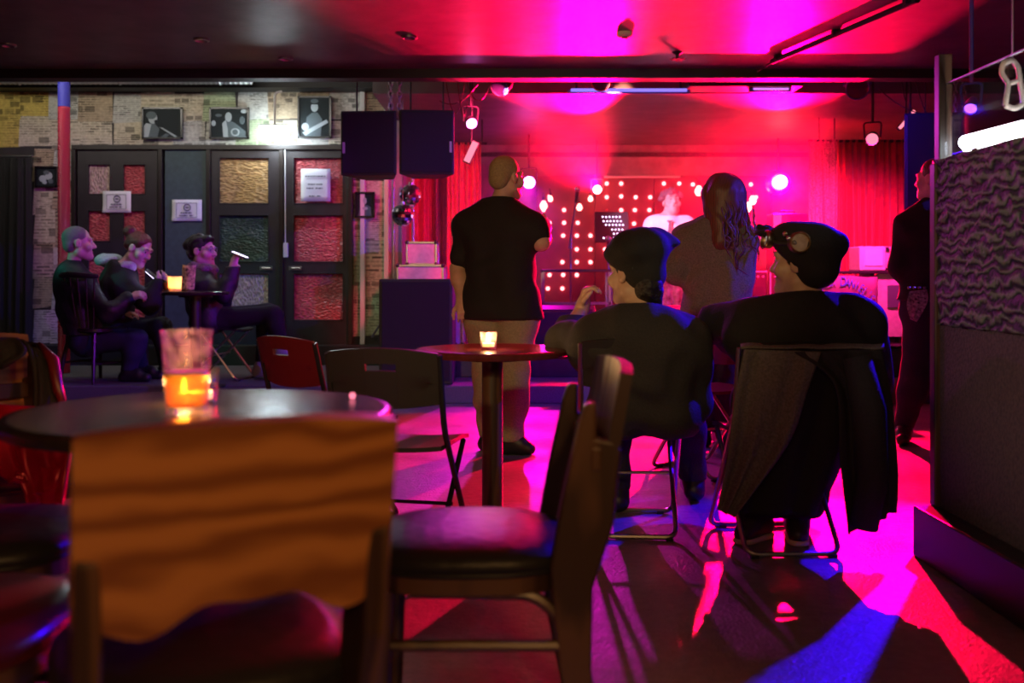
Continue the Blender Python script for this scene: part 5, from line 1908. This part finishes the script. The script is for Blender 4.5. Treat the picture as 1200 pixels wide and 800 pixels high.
H = Head(S_(594, 207, 6.0), (.72, .68, .02), (0, 0, 1), 1.0)
J = dict(neck=S_(585, 240, 6.03), sl=S_(549, 262, 6.1), sr=S_(622, 264, 5.92), el=S_(537, 316, 6.13), er=S_(634, 284, 5.86), wl=S_(541, 352, 6.0), wr=S_(640, 268, 6.1),
         hl=S_(569, 372, 6.05), hr=S_(606, 372, 5.97), kl=S_(572, 450, 6.06), kr=S_(602, 450, 5.92), al=S_(575, 512, 6.1), ar=S_(598, 516, 5.95), tl=V3((.02, 6.2, .036)), tr=V3((.10, 5.93, .036)))
J['al'].z = J['ar'].z = .085
B = Body(J, H, 1.06)
t = person('man with cropped blond hair standing in a black T-shirt and khaki trousers', (-.02, 6.0, 0))
o = grow('body', B.skin([auto_hand(B, 'l', (0, 1, 0), .8), auto_hand(B, 'r', (-.3, .8, .3), .9)]), 'skin', t, .009)
H.features(o, 'hairblond')
grow('t_shirt', B.torso(.03) + [cone(J['s' + q], J['s' + q].lerp(J['e' + q], .72), .08, .074) for q in 'lr'] + [ell((J['hl'] + J['hr']) / 2 + V3((0, 0, .06)), (.2, .16, .16), None, .1)], 'blackcloth', t, .01,
     clips=[((0, 0, S_(0, 374).z), (0, 0, -1)), (H.p(0, 0, -.125), (0, .1, 1))], noise=(.010, 22, 1.2))
grow('trousers', B.pelvis(.012) + B.leg('l', .022, hem=.075) + B.leg('r', .022, hem=.075), 'khaki', t, .01,
     clips=[((0, 0, .08), (0, 0, -1)), ((0, 0, S_(0, 362).z), (0, 0, 1))], noise=(.010, 24, 1.4))
grow('hair', [H.e((0, -.022, .04), (.083, .1, .088)), H.e((0, -.07, -.02), (.07, .05, .06))], 'hairblond', t, .008, clips=[(H.p(0, .055, .05), H.R @ V3((0, 1, -.15))), (H.p(0, -.02, -.06), H.R @ V3((0, .35, -1)))])
for q in 'lr': shoe(B, q, t)

# ---------------------------------------------------------------- long-haired woman standing
d = 6.2
H = Head(S_(846, 228), (-.35, .93, 0), (0, 0, 1), 1.0)
J = dict(neck=S_(838, 262), sl=S_(806, 280, 6.22), sr=S_(868, 280, 6.15), el=S_(792, 318, 6.2), er=S_(868, 335, 6.15), wl=S_(815, 320, 6.42), wr=S_(850, 350, 6.38),
         hl=S_(823, 382, 6.22), hr=S_(855, 382, 6.18), kl=S_(824, 455, 6.2), kr=S_(852, 455, 6.17), al=V3((1.19, 6.25, .085)), ar=V3((1.32, 6.2, .085)), tl=V3((1.16, 6.42, .036)), tr=V3((1.31, 6.38, .036)))
B = Body(J, H, .95)
t = person('long-haired woman in a dark jacket standing before the stage, seen from behind', (1.26, 6.2, 0))
o = grow('body', B.skin([auto_hand(B, 'l', (.5, 0, .5), .7, .92), auto_hand(B, 'r', (-.5, 0, .5), .7, .92)]), 'skinpale', t, .009)
H.features(o)
grow('jacket', B.torso(.034) + B.arm('l', .036) + B.arm('r', .036), 'greycloth', t, .01, clips=[((0, 0, S_(0, 392).z), (0, 0, -1)), (H.p(0, 0, -.12), (0, .1, 1)), (J['wl'], J['wl'] - J['el']) if False else ((9, 0, 0), (1, 0, 0))], noise=(.014, 24, .9))
grow('trousers', B.pelvis(.012) + B.leg('l', .016) + B.leg('r', .016), 'denim', t, .01, clips=[((0, 0, .09), (0, 0, -1)), ((0, 0, S_(0, 375).z), (0, 0, 1))], noise=(.004, 26, 1.4))
hp = [H.e((0, -.015, .035), (.112, .122, .105)), H.co((-.055, -.05, .0), (-.075, -.1, -.3), .075, .05, .05), H.co((.05, -.05, .0), (.07, -.1, -.36), .08, .055, .05),
      H.co((0, -.08, 0), (-.005, -.12, -.46), .07, .045, .05), H.co((.1, -.0, .0), (.12, -.05, -.3), .04, .035, .04), H.co((-.1, -.0, 0), (-.11, -.05, -.27), .04, .03, .04)]
hair = grow('long_hair', hp, 'hairbrown', t, .008, clips=[(H.p(0, .06, .03), H.R @ V3((0, 1, -.1)))], noise=(.006, 60, .12))
r = random.Random(5)
for i in range(14):
    a = r.uniform(-.12, .13)
    z0, z1 = r.uniform(-.12, -.02), r.uniform(-.5, -.34)
    y0 = -.145 - .015 * r.random()
    q = [H.p(a + .012 * math.sin(k * 1.3 + i) + .01 * k * (r.random() - .5), y0 - .03 * math.sin(k / 9 * 2) - .025 * (k / 9), z0 + (z1 - z0) * k / 9) for k in range(10)]
    MB().tube(q, [.002, .004, .0055, .006, .006, .006, .005, .004, .003, .0015], 5).build('hair_lock', 'hairbrown', hair, smooth='all')
for q in 'lr': shoe(B, q, t)

# ---------------------------------------------------------------- performer
d = 10.85
H = Head(S_(787, 237), (.1, -.96, .25), (0, 0.2, 1), 1.12)
J = dict(neck=S_(783, 252), sl=S_(806, 262), sr=S_(764, 262), el=S_(812, 292, 10.8), er=S_(757, 294, 10.8), wl=S_(796, 306, 10.62), wr=S_(774, 306, 10.62),
         hl=S_(796, 320, 10.9), hr=S_(774, 320, 10.9), kl=S_(797, 360, 10.9), kr=S_(773, 360, 10.9), al=V3((P(799, 0, 10.9).x, 10.92, .52)), ar=V3((P(771, 0, 10.9).x, 10.92, .52)),
         tl=V3((P(800, 0, 10.9).x, 10.74, .472)), tr=V3((P(770, 0, 10.9).x, 10.74, .472)))
B = Body(J, H, 1.0)
t = person('performer with curly hair in a white shirt standing at the stage keyboard', (1.7, 10.9, .436))
o = grow('body', B.skin([auto_hand(B, 'l', (0, 0, -1), .5), auto_hand(B, 'r', (0, 0, -1), .5)]), 'skinpale', t, .0095)
H.features(o)
grow('shirt', B.torso(.02) + B.arm('l', .022) + B.arm('r', .022), 'white', t, .011, clips=[((0, 0, S_(0, 326).z), (0, 0, -1)), (H.p(0, 0, -.13), (0, -.2, 1))], noise=(.013, 22, 1.0))
grow('trousers', B.pelvis(.012) + B.leg('l', .016) + B.leg('r', .016), 'blackcloth', t, .012, clips=[((0, 0, .51), (0, 0, -1)), ((0, 0, S_(0, 318).z), (0, 0, 1))])
MB().prism([(-.035, .0), (.035, 0), (.012, -.03), (.028, -.2), (0, -.24), (-.028, -.2), (-.012, -.03)], S_(785, 258, 10.69), (1, 0, 0), (0, 0, 1), (0, -.012, 0)).build('neck_ribbon', 'photomid', t)
r = random.Random(2)
hp = [H.e((0, -.03, .05), (.085, .1, .09))]
for i in range(46):
    a, b = r.uniform(0, 6.28), r.uniform(-.1, 1.4)
    x, y, z = .1 * math.cos(a) * math.cos(b * .9), .105 * math.sin(a) * math.cos(b * .9) - .025, .035 + .1 * math.sin(b * .9)
    if y > .03 and z < .06: continue
    hp.append(H.e((x, y, z), (.026, .026, .026), .012))
grow('curly_hair', hp, 'haircurly', t, .008)
for q in 'lr': shoe(B, q, t)

# ---------------------------------------------------------------- man in black at the right
d = 6.3
H = Head(S_(1094, 209), (-.62, .78, 0), (0, 0, 1), 1.0)
J = dict(neck=S_(1096, 244), sl=S_(1066, 262, 6.35), sr=S_(1132, 264, 6.2), el=S_(1056, 312, 6.32), er=S_(1150, 320, 6.1), wl=S_(1078, 330, 6.5), wr=S_(1130, 350, 6.35),
         hl=S_(1080, 362, 6.32), hr=S_(1112, 362, 6.25), kl=S_(1072, 440, 6.33), kr=S_(1108, 440, 6.25), al=V3((2.51, 6.38, .085)), ar=V3((2.76, 6.3, .085)), tl=V3((2.45, 6.24, .036)), tr=V3((2.70, 6.12, .036)))
B = Body(J, H, 1.02)
t = person('man in black with a bandana in his back pocket, beside the partition', (2.65, 6.3, 0))
o = grow('body', B.skin([auto_hand(B, 'l', (.5, 0, -.5), .6), auto_hand(B, 'r', (-.5, 0, -.5), .6)]), 'skinpale', t, .0095)
H.features(o)
grow('jacket', B.torso(.028) + B.arm('l', .026) + B.arm('r', .026), 'blackcloth', t, .01, clips=[((0, 0, S_(0, 352).z), (0, 0, -1)), (H.p(0, 0, -.115), (0, .1, 1))], noise=(.010, 22, 1.0))
grow('jeans', B.pelvis(.012) + B.leg('l', .018) + B.leg('r', .018), 'denim', t, .01, clips=[((0, 0, .09), (0, 0, -1)), ((0, 0, S_(0, 345).z), (0, 0, 1))], noise=(.004, 26, 1.4))
grow('hair', [H.e((0, -.02, .04), (.082, .1, .088)), H.e((0, -.07, -.015), (.068, .045, .055))], 'hairbrown', t, .009, clips=[(H.p(0, .05, .05), H.R @ V3((0, 1, -.2))), (H.p(0, -.02, -.05), H.R @ V3((0, .3, -1)))])
A = [S_(1066, 341, 6.2), S_(1063, 358, 6.17), S_(1067, 374, 6.17)]
Bc = [S_(1086, 339, 6.16), S_(1087, 354, 6.13), S_(1074, 377, 6.15)]
MB().sheet(fold_sheet(A, Bc, 1.5, .008, 9), 12, 12, .004).build('bandana', 'bandana', t, smooth='all')
for k in range(4):
    MB().tube([S_(1064 + k * 6, 337, 6.15), S_(1067 + k * 6, 337, 6.15)], .008, 6).build('belt_stud', 'steel', t, smooth='all')
for q in 'lr': shoe(B, q, t)

# ---------------------------------------------------------------- seated man in the beret
d = 4.2
H = Head(S_(744, 318, 4.15), (-.62, .78, .0), (0, 0, 1), 1.08)
J = dict(neck=S_(752, 372, 4.1), sl=S_(694, 398, 4.14), sr=S_(806, 400, 4.08), el=S_(662, 398, 4.42), er=S_(812, 468, 4.15), wl=S_(682, 362, 4.62), wr=S_(790, 472, 4.42),
         hl=S_(728, 478, 4.16), hr=S_(782, 478, 4.14), kl=S_(714, 476, 4.58), kr=S_(800, 474, 4.58), al=V3((.475, 4.5, .1)), ar=V3((.86, 4.72, .1)), tl=V3((.465, 4.68, .04)), tr=V3((.87, 4.92, .04)))
B = Body(J, H, 1.03)
t = person('seated man in a slouched black beret with his hand raised to his chin', (.53, 4.2, 0))
hl = (J['wl'], V3((.12, -.15, .55)), (.8, -.3, 0), -1, 1.0, 1.1)
o = grow('body', B.skin([hl, auto_hand(B, 'r', (0, 0, -1), .5)]), 'skin', t, .0075)
H.features(o)
jk = grow('jacket', B.torso(.03) + B.arm('l', .03) + B.arm('r', .03), 'darkgrey', t, .009, clips=[((0, 0, .40), (0, 0, -1)), (H.p(0, 0, -.125), (0, .15, 1)), (J['wl'].lerp(J['el'], .3), J['wl'] - J['el'])] if False else [((0, 0, .40), (0, 0, -1)), (H.p(0, -.03, -.13), (0, .15, 1))], noise=(.013, 24, 1.0))
grow('trousers', B.pelvis(.014) + B.leg('l', .02) + B.leg('r', .02), 'blackcloth', t, .01, clips=[((0, 0, .1), (0, 0, -1))], noise=(.005, 26, 1.2))
grow('hair', [H.e((0, -.02, .02), (.083, .1, .08)), H.e((.0, -.075, -.06), (.062, .05, .06)), H.e((.02, -.08, -.11), (.035, .03, .05))], 'hairdark', t, .008, clips=[(H.p(0, .04, .0), H.R @ V3((0, 1, 0)))], noise=(.006, 90, 1))
hat = [H.e((0, .0, .075), (.098, .118, .06)), ell(S_(746, 296, 4.14), (.115, .115, .085), None, .05), ell(S_(757, 285, 4.14), (.105, .1, .07), None, .05), ell(S_(783, 285, 4.15), (.05, .06, .022), None, .03), ell(S_(756, 322, 4.11), (.085, .075, .075), None, .05)]
hp = grow('beret', hat, 'blackcloth', t, .008, noise=(.010, 28, 1))
for q in 'lr': shoe(B, q, t)

# ---------------------------------------------------------------- seated man in the cap with goggles
d = 3.95
H = Head(S_(940, 306, 3.93), (-.78, .62, .02), (0, 0, 1), 1.06)
J = dict(neck=S_(944, 358, 3.9), sl=S_(880, 382, 3.95), sr=S_(1005, 380, 3.86), el=S_(842, 374, 4.18), er=S_(1020, 440, 3.95), wl=S_(862, 400, 4.42), wr=S_(985, 460, 4.2),
         hl=S_(905, 470, 3.96), hr=S_(965, 470, 3.94), kl=S_(885, 478, 4.4), kr=S_(985, 478, 4.38), al=V3((.99, 4.02, .1)), ar=V3((1.15, 4.02, .1)), tl=V3((.92, 3.95, .04)), tr=V3((1.13, 3.93, .04)))
B = Body(J, H, 1.06)
t = person('seated man in a dark cap with goggles strapped around it', (1.15, 3.95, 0))
o = grow('body', B.skin([auto_hand(B, 'l', (.6, 0, -.5), .7), auto_hand(B, 'r', (0, 0, -1), .5)]), 'skin', t, .0075)
H.features(o)
jk = grow('sweater', B.torso(.034) + B.arm('l', .034) + B.arm('r', .034), 'blackcloth', t, .009, clips=[((0, 0, .40), (0, 0, -1)), (H.p(0, -.03, -.125), (0, .2, 1))], noise=(.014, 22, 1.0))
grow('trousers', B.pelvis(.014) + B.leg('l', .02, hem=.095) + B.leg('r', .02, hem=.095), 'blackcloth', t, .01, clips=[((0, 0, .1), (0, 0, -1))], noise=(.005, 26, 1.2))
grow('hair', [H.e((0, -.02, .015), (.081, .098, .075)), H.e((0, -.075, -.055), (.06, .035, .045))], 'hairdark', t, .008, clips=[(H.p(0, .035, .0), H.R @ V3((0, 1, 0)))], noise=(.004, 90, 1))
hat = [H.e((0, -.005, .07), (.098, .12, .062)), H.e((0, .01, .1), (.095, .11, .05)), ell(S_(955, 290, 3.88), (.115, .1, .085), None, .05), ell(S_(926, 273, 3.9), (.06, .06, .035), None, .04), ell(S_(984, 287, 3.87), (.035, .045, .04), None, .03), ell(S_(958, 318, 3.87), (.082, .075, .07), None, .05)]
cap = grow('cap', hat, 'blackcloth', t, .008, noise=(.005, 30, 1))
br = []
grow('cap_brim', [H.e((0, .115, .105), (.085, .07, .016), .02), H.e((0, .09, .09), (.09, .05, .02), .02), H.co((-.04, .09, .095), (-.03, .16, .13), .018, .012), H.co((.04, .09, .095), (.03, .16, .13), .018, .012)], 'blackcloth', cap, .007)
# goggles: strap round the cap, two cups
st = [H.p(.112 * math.cos(a), .132 * math.sin(a) - .005, .062 + .012 * math.sin(a)) for a in [k * 2 * math.pi / 40 for k in range(40)]]
g = MB().tube(st, .011, 8, closed=True).build('goggles', 'leather', cap, smooth='all')
for ang, big in ((2.35, 1), (1.6, 1)):
    nd = (H.R @ V3((math.cos(ang), math.sin(ang), .15))).normalized()
    c0 = H.p(.115 * math.cos(ang), .135 * math.sin(ang) - .005, .075)
    Rg = frame(nd, (0, 0, 1)) @ Matrix.Rotation(math.radians(-90), 3, 'X')
    MB().lathe([(.026, -.01), (.036, .0), (.038, .022), (.032, .026), (.030, .016)], c0, 22, Rg).build('goggle_cup', 'brass', g, smooth=True)
    MB().lathe([(0, .018), (.031, .017)], c0, 22, Rg).build('goggle_lens', 'chrome', g, smooth=True)
c0 = S_(937, 284, 3.80)
Rq = Matrix.Rotation(math.radians(90), 3, 'X')
MB().lathe([(.030, -.04), (.040, -.03), (.042, .012), (.036, .018), (.033, .008)], c0, 24, Rq).build('side_cup', 'brass', g, smooth=True)
MB().lathe([(0, .011), (.033, .009)], c0, 24, Rq).build('side_lens', 'carved', g, smooth=True)
for k, (px, py) in enumerate(((920, 274), (924, 279), (931, 284))):
    MB().ball(S_(px, py, 3.79), .009, 8, 6).build('bright_stud', ('brass', 'chrome', 'chrome')[k], g, smooth='all')
for q in 'lr': shoe(B, q, t, sole='rubber')

# ---------------------------------------------------------------- bald man at the far left
d = 8.4


def S_(px, py, dd=None): return P(px, py, (d if dd is None else dd) + .25)


H = Head(S_(92, 284), (.86, .42, .0), (0, 0, 1), 1.16)
J = dict(neck=S_(84, 316), sl=S_(82, 332, 8.55), sr=S_(100, 334, 8.28), el=S_(110, 370, 8.6), er=S_(126, 368, 8.2), wl=S_(145, 368, 8.6), wr=S_(150, 350, 8.28),
         hl=S_(98, 398, 8.52), hr=S_(100, 400, 8.36), kl=S_(158, 394, 8.56), kr=S_(160, 398, 8.34), al=S_(166, 440, 8.58), ar=S_(150, 440, 8.34), tl=S_(188, 446, 8.56), tr=S_(172, 446, 8.32))
J['al'].z = J['ar'].z = .24; J['tl'].z = J['tr'].z = .19
B = Body(J, H, 1.05)
t = person('man with close-cropped grey hair seated in the spindle-backed chair at far left', (-3.7, 8.65, .15))
o = grow('body', B.skin([(J['wr'], V3((.9, .1, .35)), (0, .5, -.6), 1, .8, 1.15), auto_hand(B, 'l', (0, 0, -1), .6)]), 'skin', t, .0085)
H.features(o, 'hairgrey')
grow('jacket', B.torso(.04) + B.arm('l', .03) + B.arm('r', .03), 'leather', t, .011, clips=[((0, 0, .56), (0, 0, -1)), (H.p(0, 0, -.105), (.2, .1, 1))], noise=(.013, 22, 1.0))
grow('jeans', B.pelvis(.014) + B.leg('l', .02) + B.leg('r', .02), 'denim', t, .011, clips=[((0, 0, .25), (0, 0, -1))], noise=(.005, 26, 1.2))
grow('hair', [H.e((0, -.02, .037), (.079, .098, .086)), H.e((0, -.06, -.02), (.072, .05, .06))], 'hairgrey', t, .009, clips=[(H.p(0, .05, .07), H.R @ V3((0, 1, .1))), (H.p(0, -.02, -.055), H.R @ V3((0, .35, -1)))])
for q in 'lr': shoe(B, q, t)

# ---------------------------------------------------------------- woman bent over her phone
d = 8.75


def S_(px, py, dd=None): return P(px, py, (d if dd is None else dd) + .2)


H = Head(S_(163, 291), (.84, -.28, -.42), (.42, 0, .9), 1.16)
J = dict(neck=S_(143, 312), sl=S_(134, 328, 8.9), sr=S_(146, 334, 8.6), el=S_(166, 352, 8.9), er=S_(176, 358, 8.5), wl=S_(182, 336, 8.78), wr=S_(186, 334, 8.56),
         hl=S_(128, 390, 8.85), hr=S_(130, 392, 8.68), kl=S_(190, 382, 8.86), kr=S_(186, 384, 8.6), al=S_(194, 432, 8.86), ar=S_(205, 432, 8.62), tl=S_(214, 440, 8.84), tr=S_(226, 440, 8.6))
J['al'].z = J['ar'].z = .24; J['tl'].z = J['tr'].z = .19
B = Body(J, H, .95)
t = person('woman with red hair in a bun bent over her phone at the left table', (-3.3, 8.95, .15))
o = grow('body', B.skin([(J['wr'], V3((.35, .1, .5)), (-.5, .5, .3), 1, .8, 1.0), (J['wl'], V3((.35, .0, .5)), (-.5, -.3, .3), -1, .8, 1.0)]), 'skinpale', t, .0085)
H.features(o)
grow('coat', B.torso(.045) + B.arm('l', .04) + B.arm('r', .04), 'blackcloth', t, .011, clips=[((0, 0, .55), (0, 0, -1)), (H.p(0, 0, -.14), (.3, -.1, 1))], noise=(.01, 24, .8))
grow('hood', [ell(S_(128, 305, 8.86), (.13, .1, .065), None, .05), ell(S_(150, 312, 8.68), (.08, .08, .05), None, .05)], 'hoodgrey', t, .01, noise=(.008, 50, 1))
grow('trousers', B.pelvis(.014) + B.leg('l', .02) + B.leg('r', .02), 'blackcloth', t, .011, clips=[((0, 0, .25), (0, 0, -1))])
grow('hair', [H.e((0, -.025, .04), (.085, .1, .088)), H.e((0, -.08, .0), (.07, .045, .06)), ell(S_(152, 271), (.06, .055, .055), None, .02), H.e((.05, .02, .055), (.035, .05, .03))], 'haired', t, .008,
     clips=[(H.p(0, .062, .06), H.R @ V3((0, 1, -.35)))], noise=(.005, 70, .5))
for q in 'lr': shoe(B, q, t)
o = S_(180, 323, 8.66)
t = thing('mobile_phone', 'dark phone in the hands of the woman with the bun', 'phone', o)
R = Matrix.Rotation(math.radians(-48), 3, 'Y') @ Matrix.Rotation(math.radians(10), 3, 'X')
MB().box(o, (.016, .085, .17), R).build('body', 'plastic', t, bevel=.004)
MB().box(o + R @ V3((-.009, 0, 0)), (.003, .075, .15), R).build('screen', 'screen', t)

# ---------------------------------------------------------------- woman raising her phone
d = 8.35


def S_(px, py, dd=None): return P(px, py, (d if dd is None else dd) + .45)


H = Head(S_(237, 293), (.97, -.22, -.02), (0, 0, 1), 1.12)
J = dict(neck=S_(233, 318), sl=S_(228, 332, 8.5), sr=S_(238, 336, 8.2), el=S_(262, 352, 8.55), er=S_(264, 345, 8.12), wl=S_(272, 322, 8.45), wr=S_(273, 312, 8.2),
         hl=S_(240, 374, 8.42), hr=S_(244, 376, 8.28), kl=S_(314, 366, 8.44), kr=S_(320, 368, 8.24), al=S_(306, 430, 8.46), ar=S_(330, 410, 8.2), tl=S_(328, 444, 8.44), tr=S_(350, 432, 8.2))
J['al'].z, J['tl'].z = .25, .19
B = Body(J, H, .96)
t = person('woman with glasses and a scarf raising her phone at the left table', (-2.6, 8.8, .15))
o = grow('body', B.skin([(J['wr'], V3((.25, .1, .9)), (.5, .6, .1), 1, 1.1, 1.05), (J['wl'], V3((.2, .0, .9)), (.6, -.4, .1), -1, 1.1, 1.0)]), 'skinpale', t, .0085)
H.features(o)
grow('jacket', B.torso(.035) + B.arm('l', .03) + B.arm('r', .03), 'leather', t, .011, clips=[((0, 0, .56), (0, 0, -1)), (H.p(0, 0, -.13), (0, 0, 1))], noise=(.013, 22, 1.0))
MB().sheet(lambda u, v: S_(213 + 15 * u + 2 * v, 339 - 29 * v + 1.0 * math.sin(u * 3), 8.02 + .03 * (1 - u)) + V3((0, -.02 * math.sin(u * 3.1), 0)), 10, 10, .01).build('spotted_panel', 'leopard', t, smooth='all')
grow('scarf', [cone(H.p(a[0], a[1], a[2]), H.p(b[0], b[1], b[2]), .045, .045, .03) for a, b in (((-.07, -.04, -.15), (-.06, .06, -.15)), ((-.06, .06, -.15), (.06, .07, -.15)), ((.06, .07, -.15), (.075, -.04, -.14)), ((.075, -.04, -.14), (-.07, -.06, -.13)), ((.02, .1, -.15), (.03, .1, -.25)))],
     'scarf', t, .009, noise=(.008, 60, 1))
grow('trousers', B.pelvis(.014) + B.leg('l', .016) + B.leg('r', .016), 'blackcloth', t, .011, clips=[((0, 0, .3), (0, 0, -1))], noise=(.004, 26, 1.2))
grow('hair', [H.e((0, -.025, .04), (.086, .102, .09)), H.e((0, -.11, .04), (.055, .05, .05)), H.e((0, -.07, -.03), (.07, .05, .055)), H.e((0, .055, .085), (.06, .04, .03))], 'hairdark', t, .008,
     clips=[(H.p(0, .066, .055), H.R @ V3((0, 1, -.6)))], noise=(.008, 70, .7))
gl = MB()
for q in (-1, 1):
    gl.tube([H.p(q * .034 + .022 * math.cos(a), .107 - .01 * abs(math.cos(a)), .003 + .018 * math.sin(a)) for a in [k * math.pi / 8 for k in range(16)]], .003, 5, closed=True)
    gl.tube([H.p(q * .056, .1, .005), H.p(q * .083, .0, .008)], .003, 5)
gl.tube([H.p(-.012, .108, .006), H.p(.012, .108, .006)], .003, 5)
gl.build('glasses', 'steel', t, smooth=True)
for q in 'lr':
    grow('boot', B.foot(q, .012) + [cone(J['a' + q], J['k' + q].lerp(J['a' + q], .35), .052, .066, .03)], 'bootgrey', t, .01, clips=[((0, 0, .153), (0, 0, -1))], noise=(.005, 40, 1.3))
o = S_(281, 299, 8.2)
t = thing('mobile_phone', 'slim pale-edged phone held up by the woman in glasses', 'phone', o)
R = Matrix.Rotation(math.radians(22), 3, 'Y')
MB().box(o, (.15, .075, .012), R).build('body', 'steel', t, bevel=.003)
MB().box(o + R @ V3((0, 0, .007)), (.135, .065, .003), R).build('screen', 'screen', t)
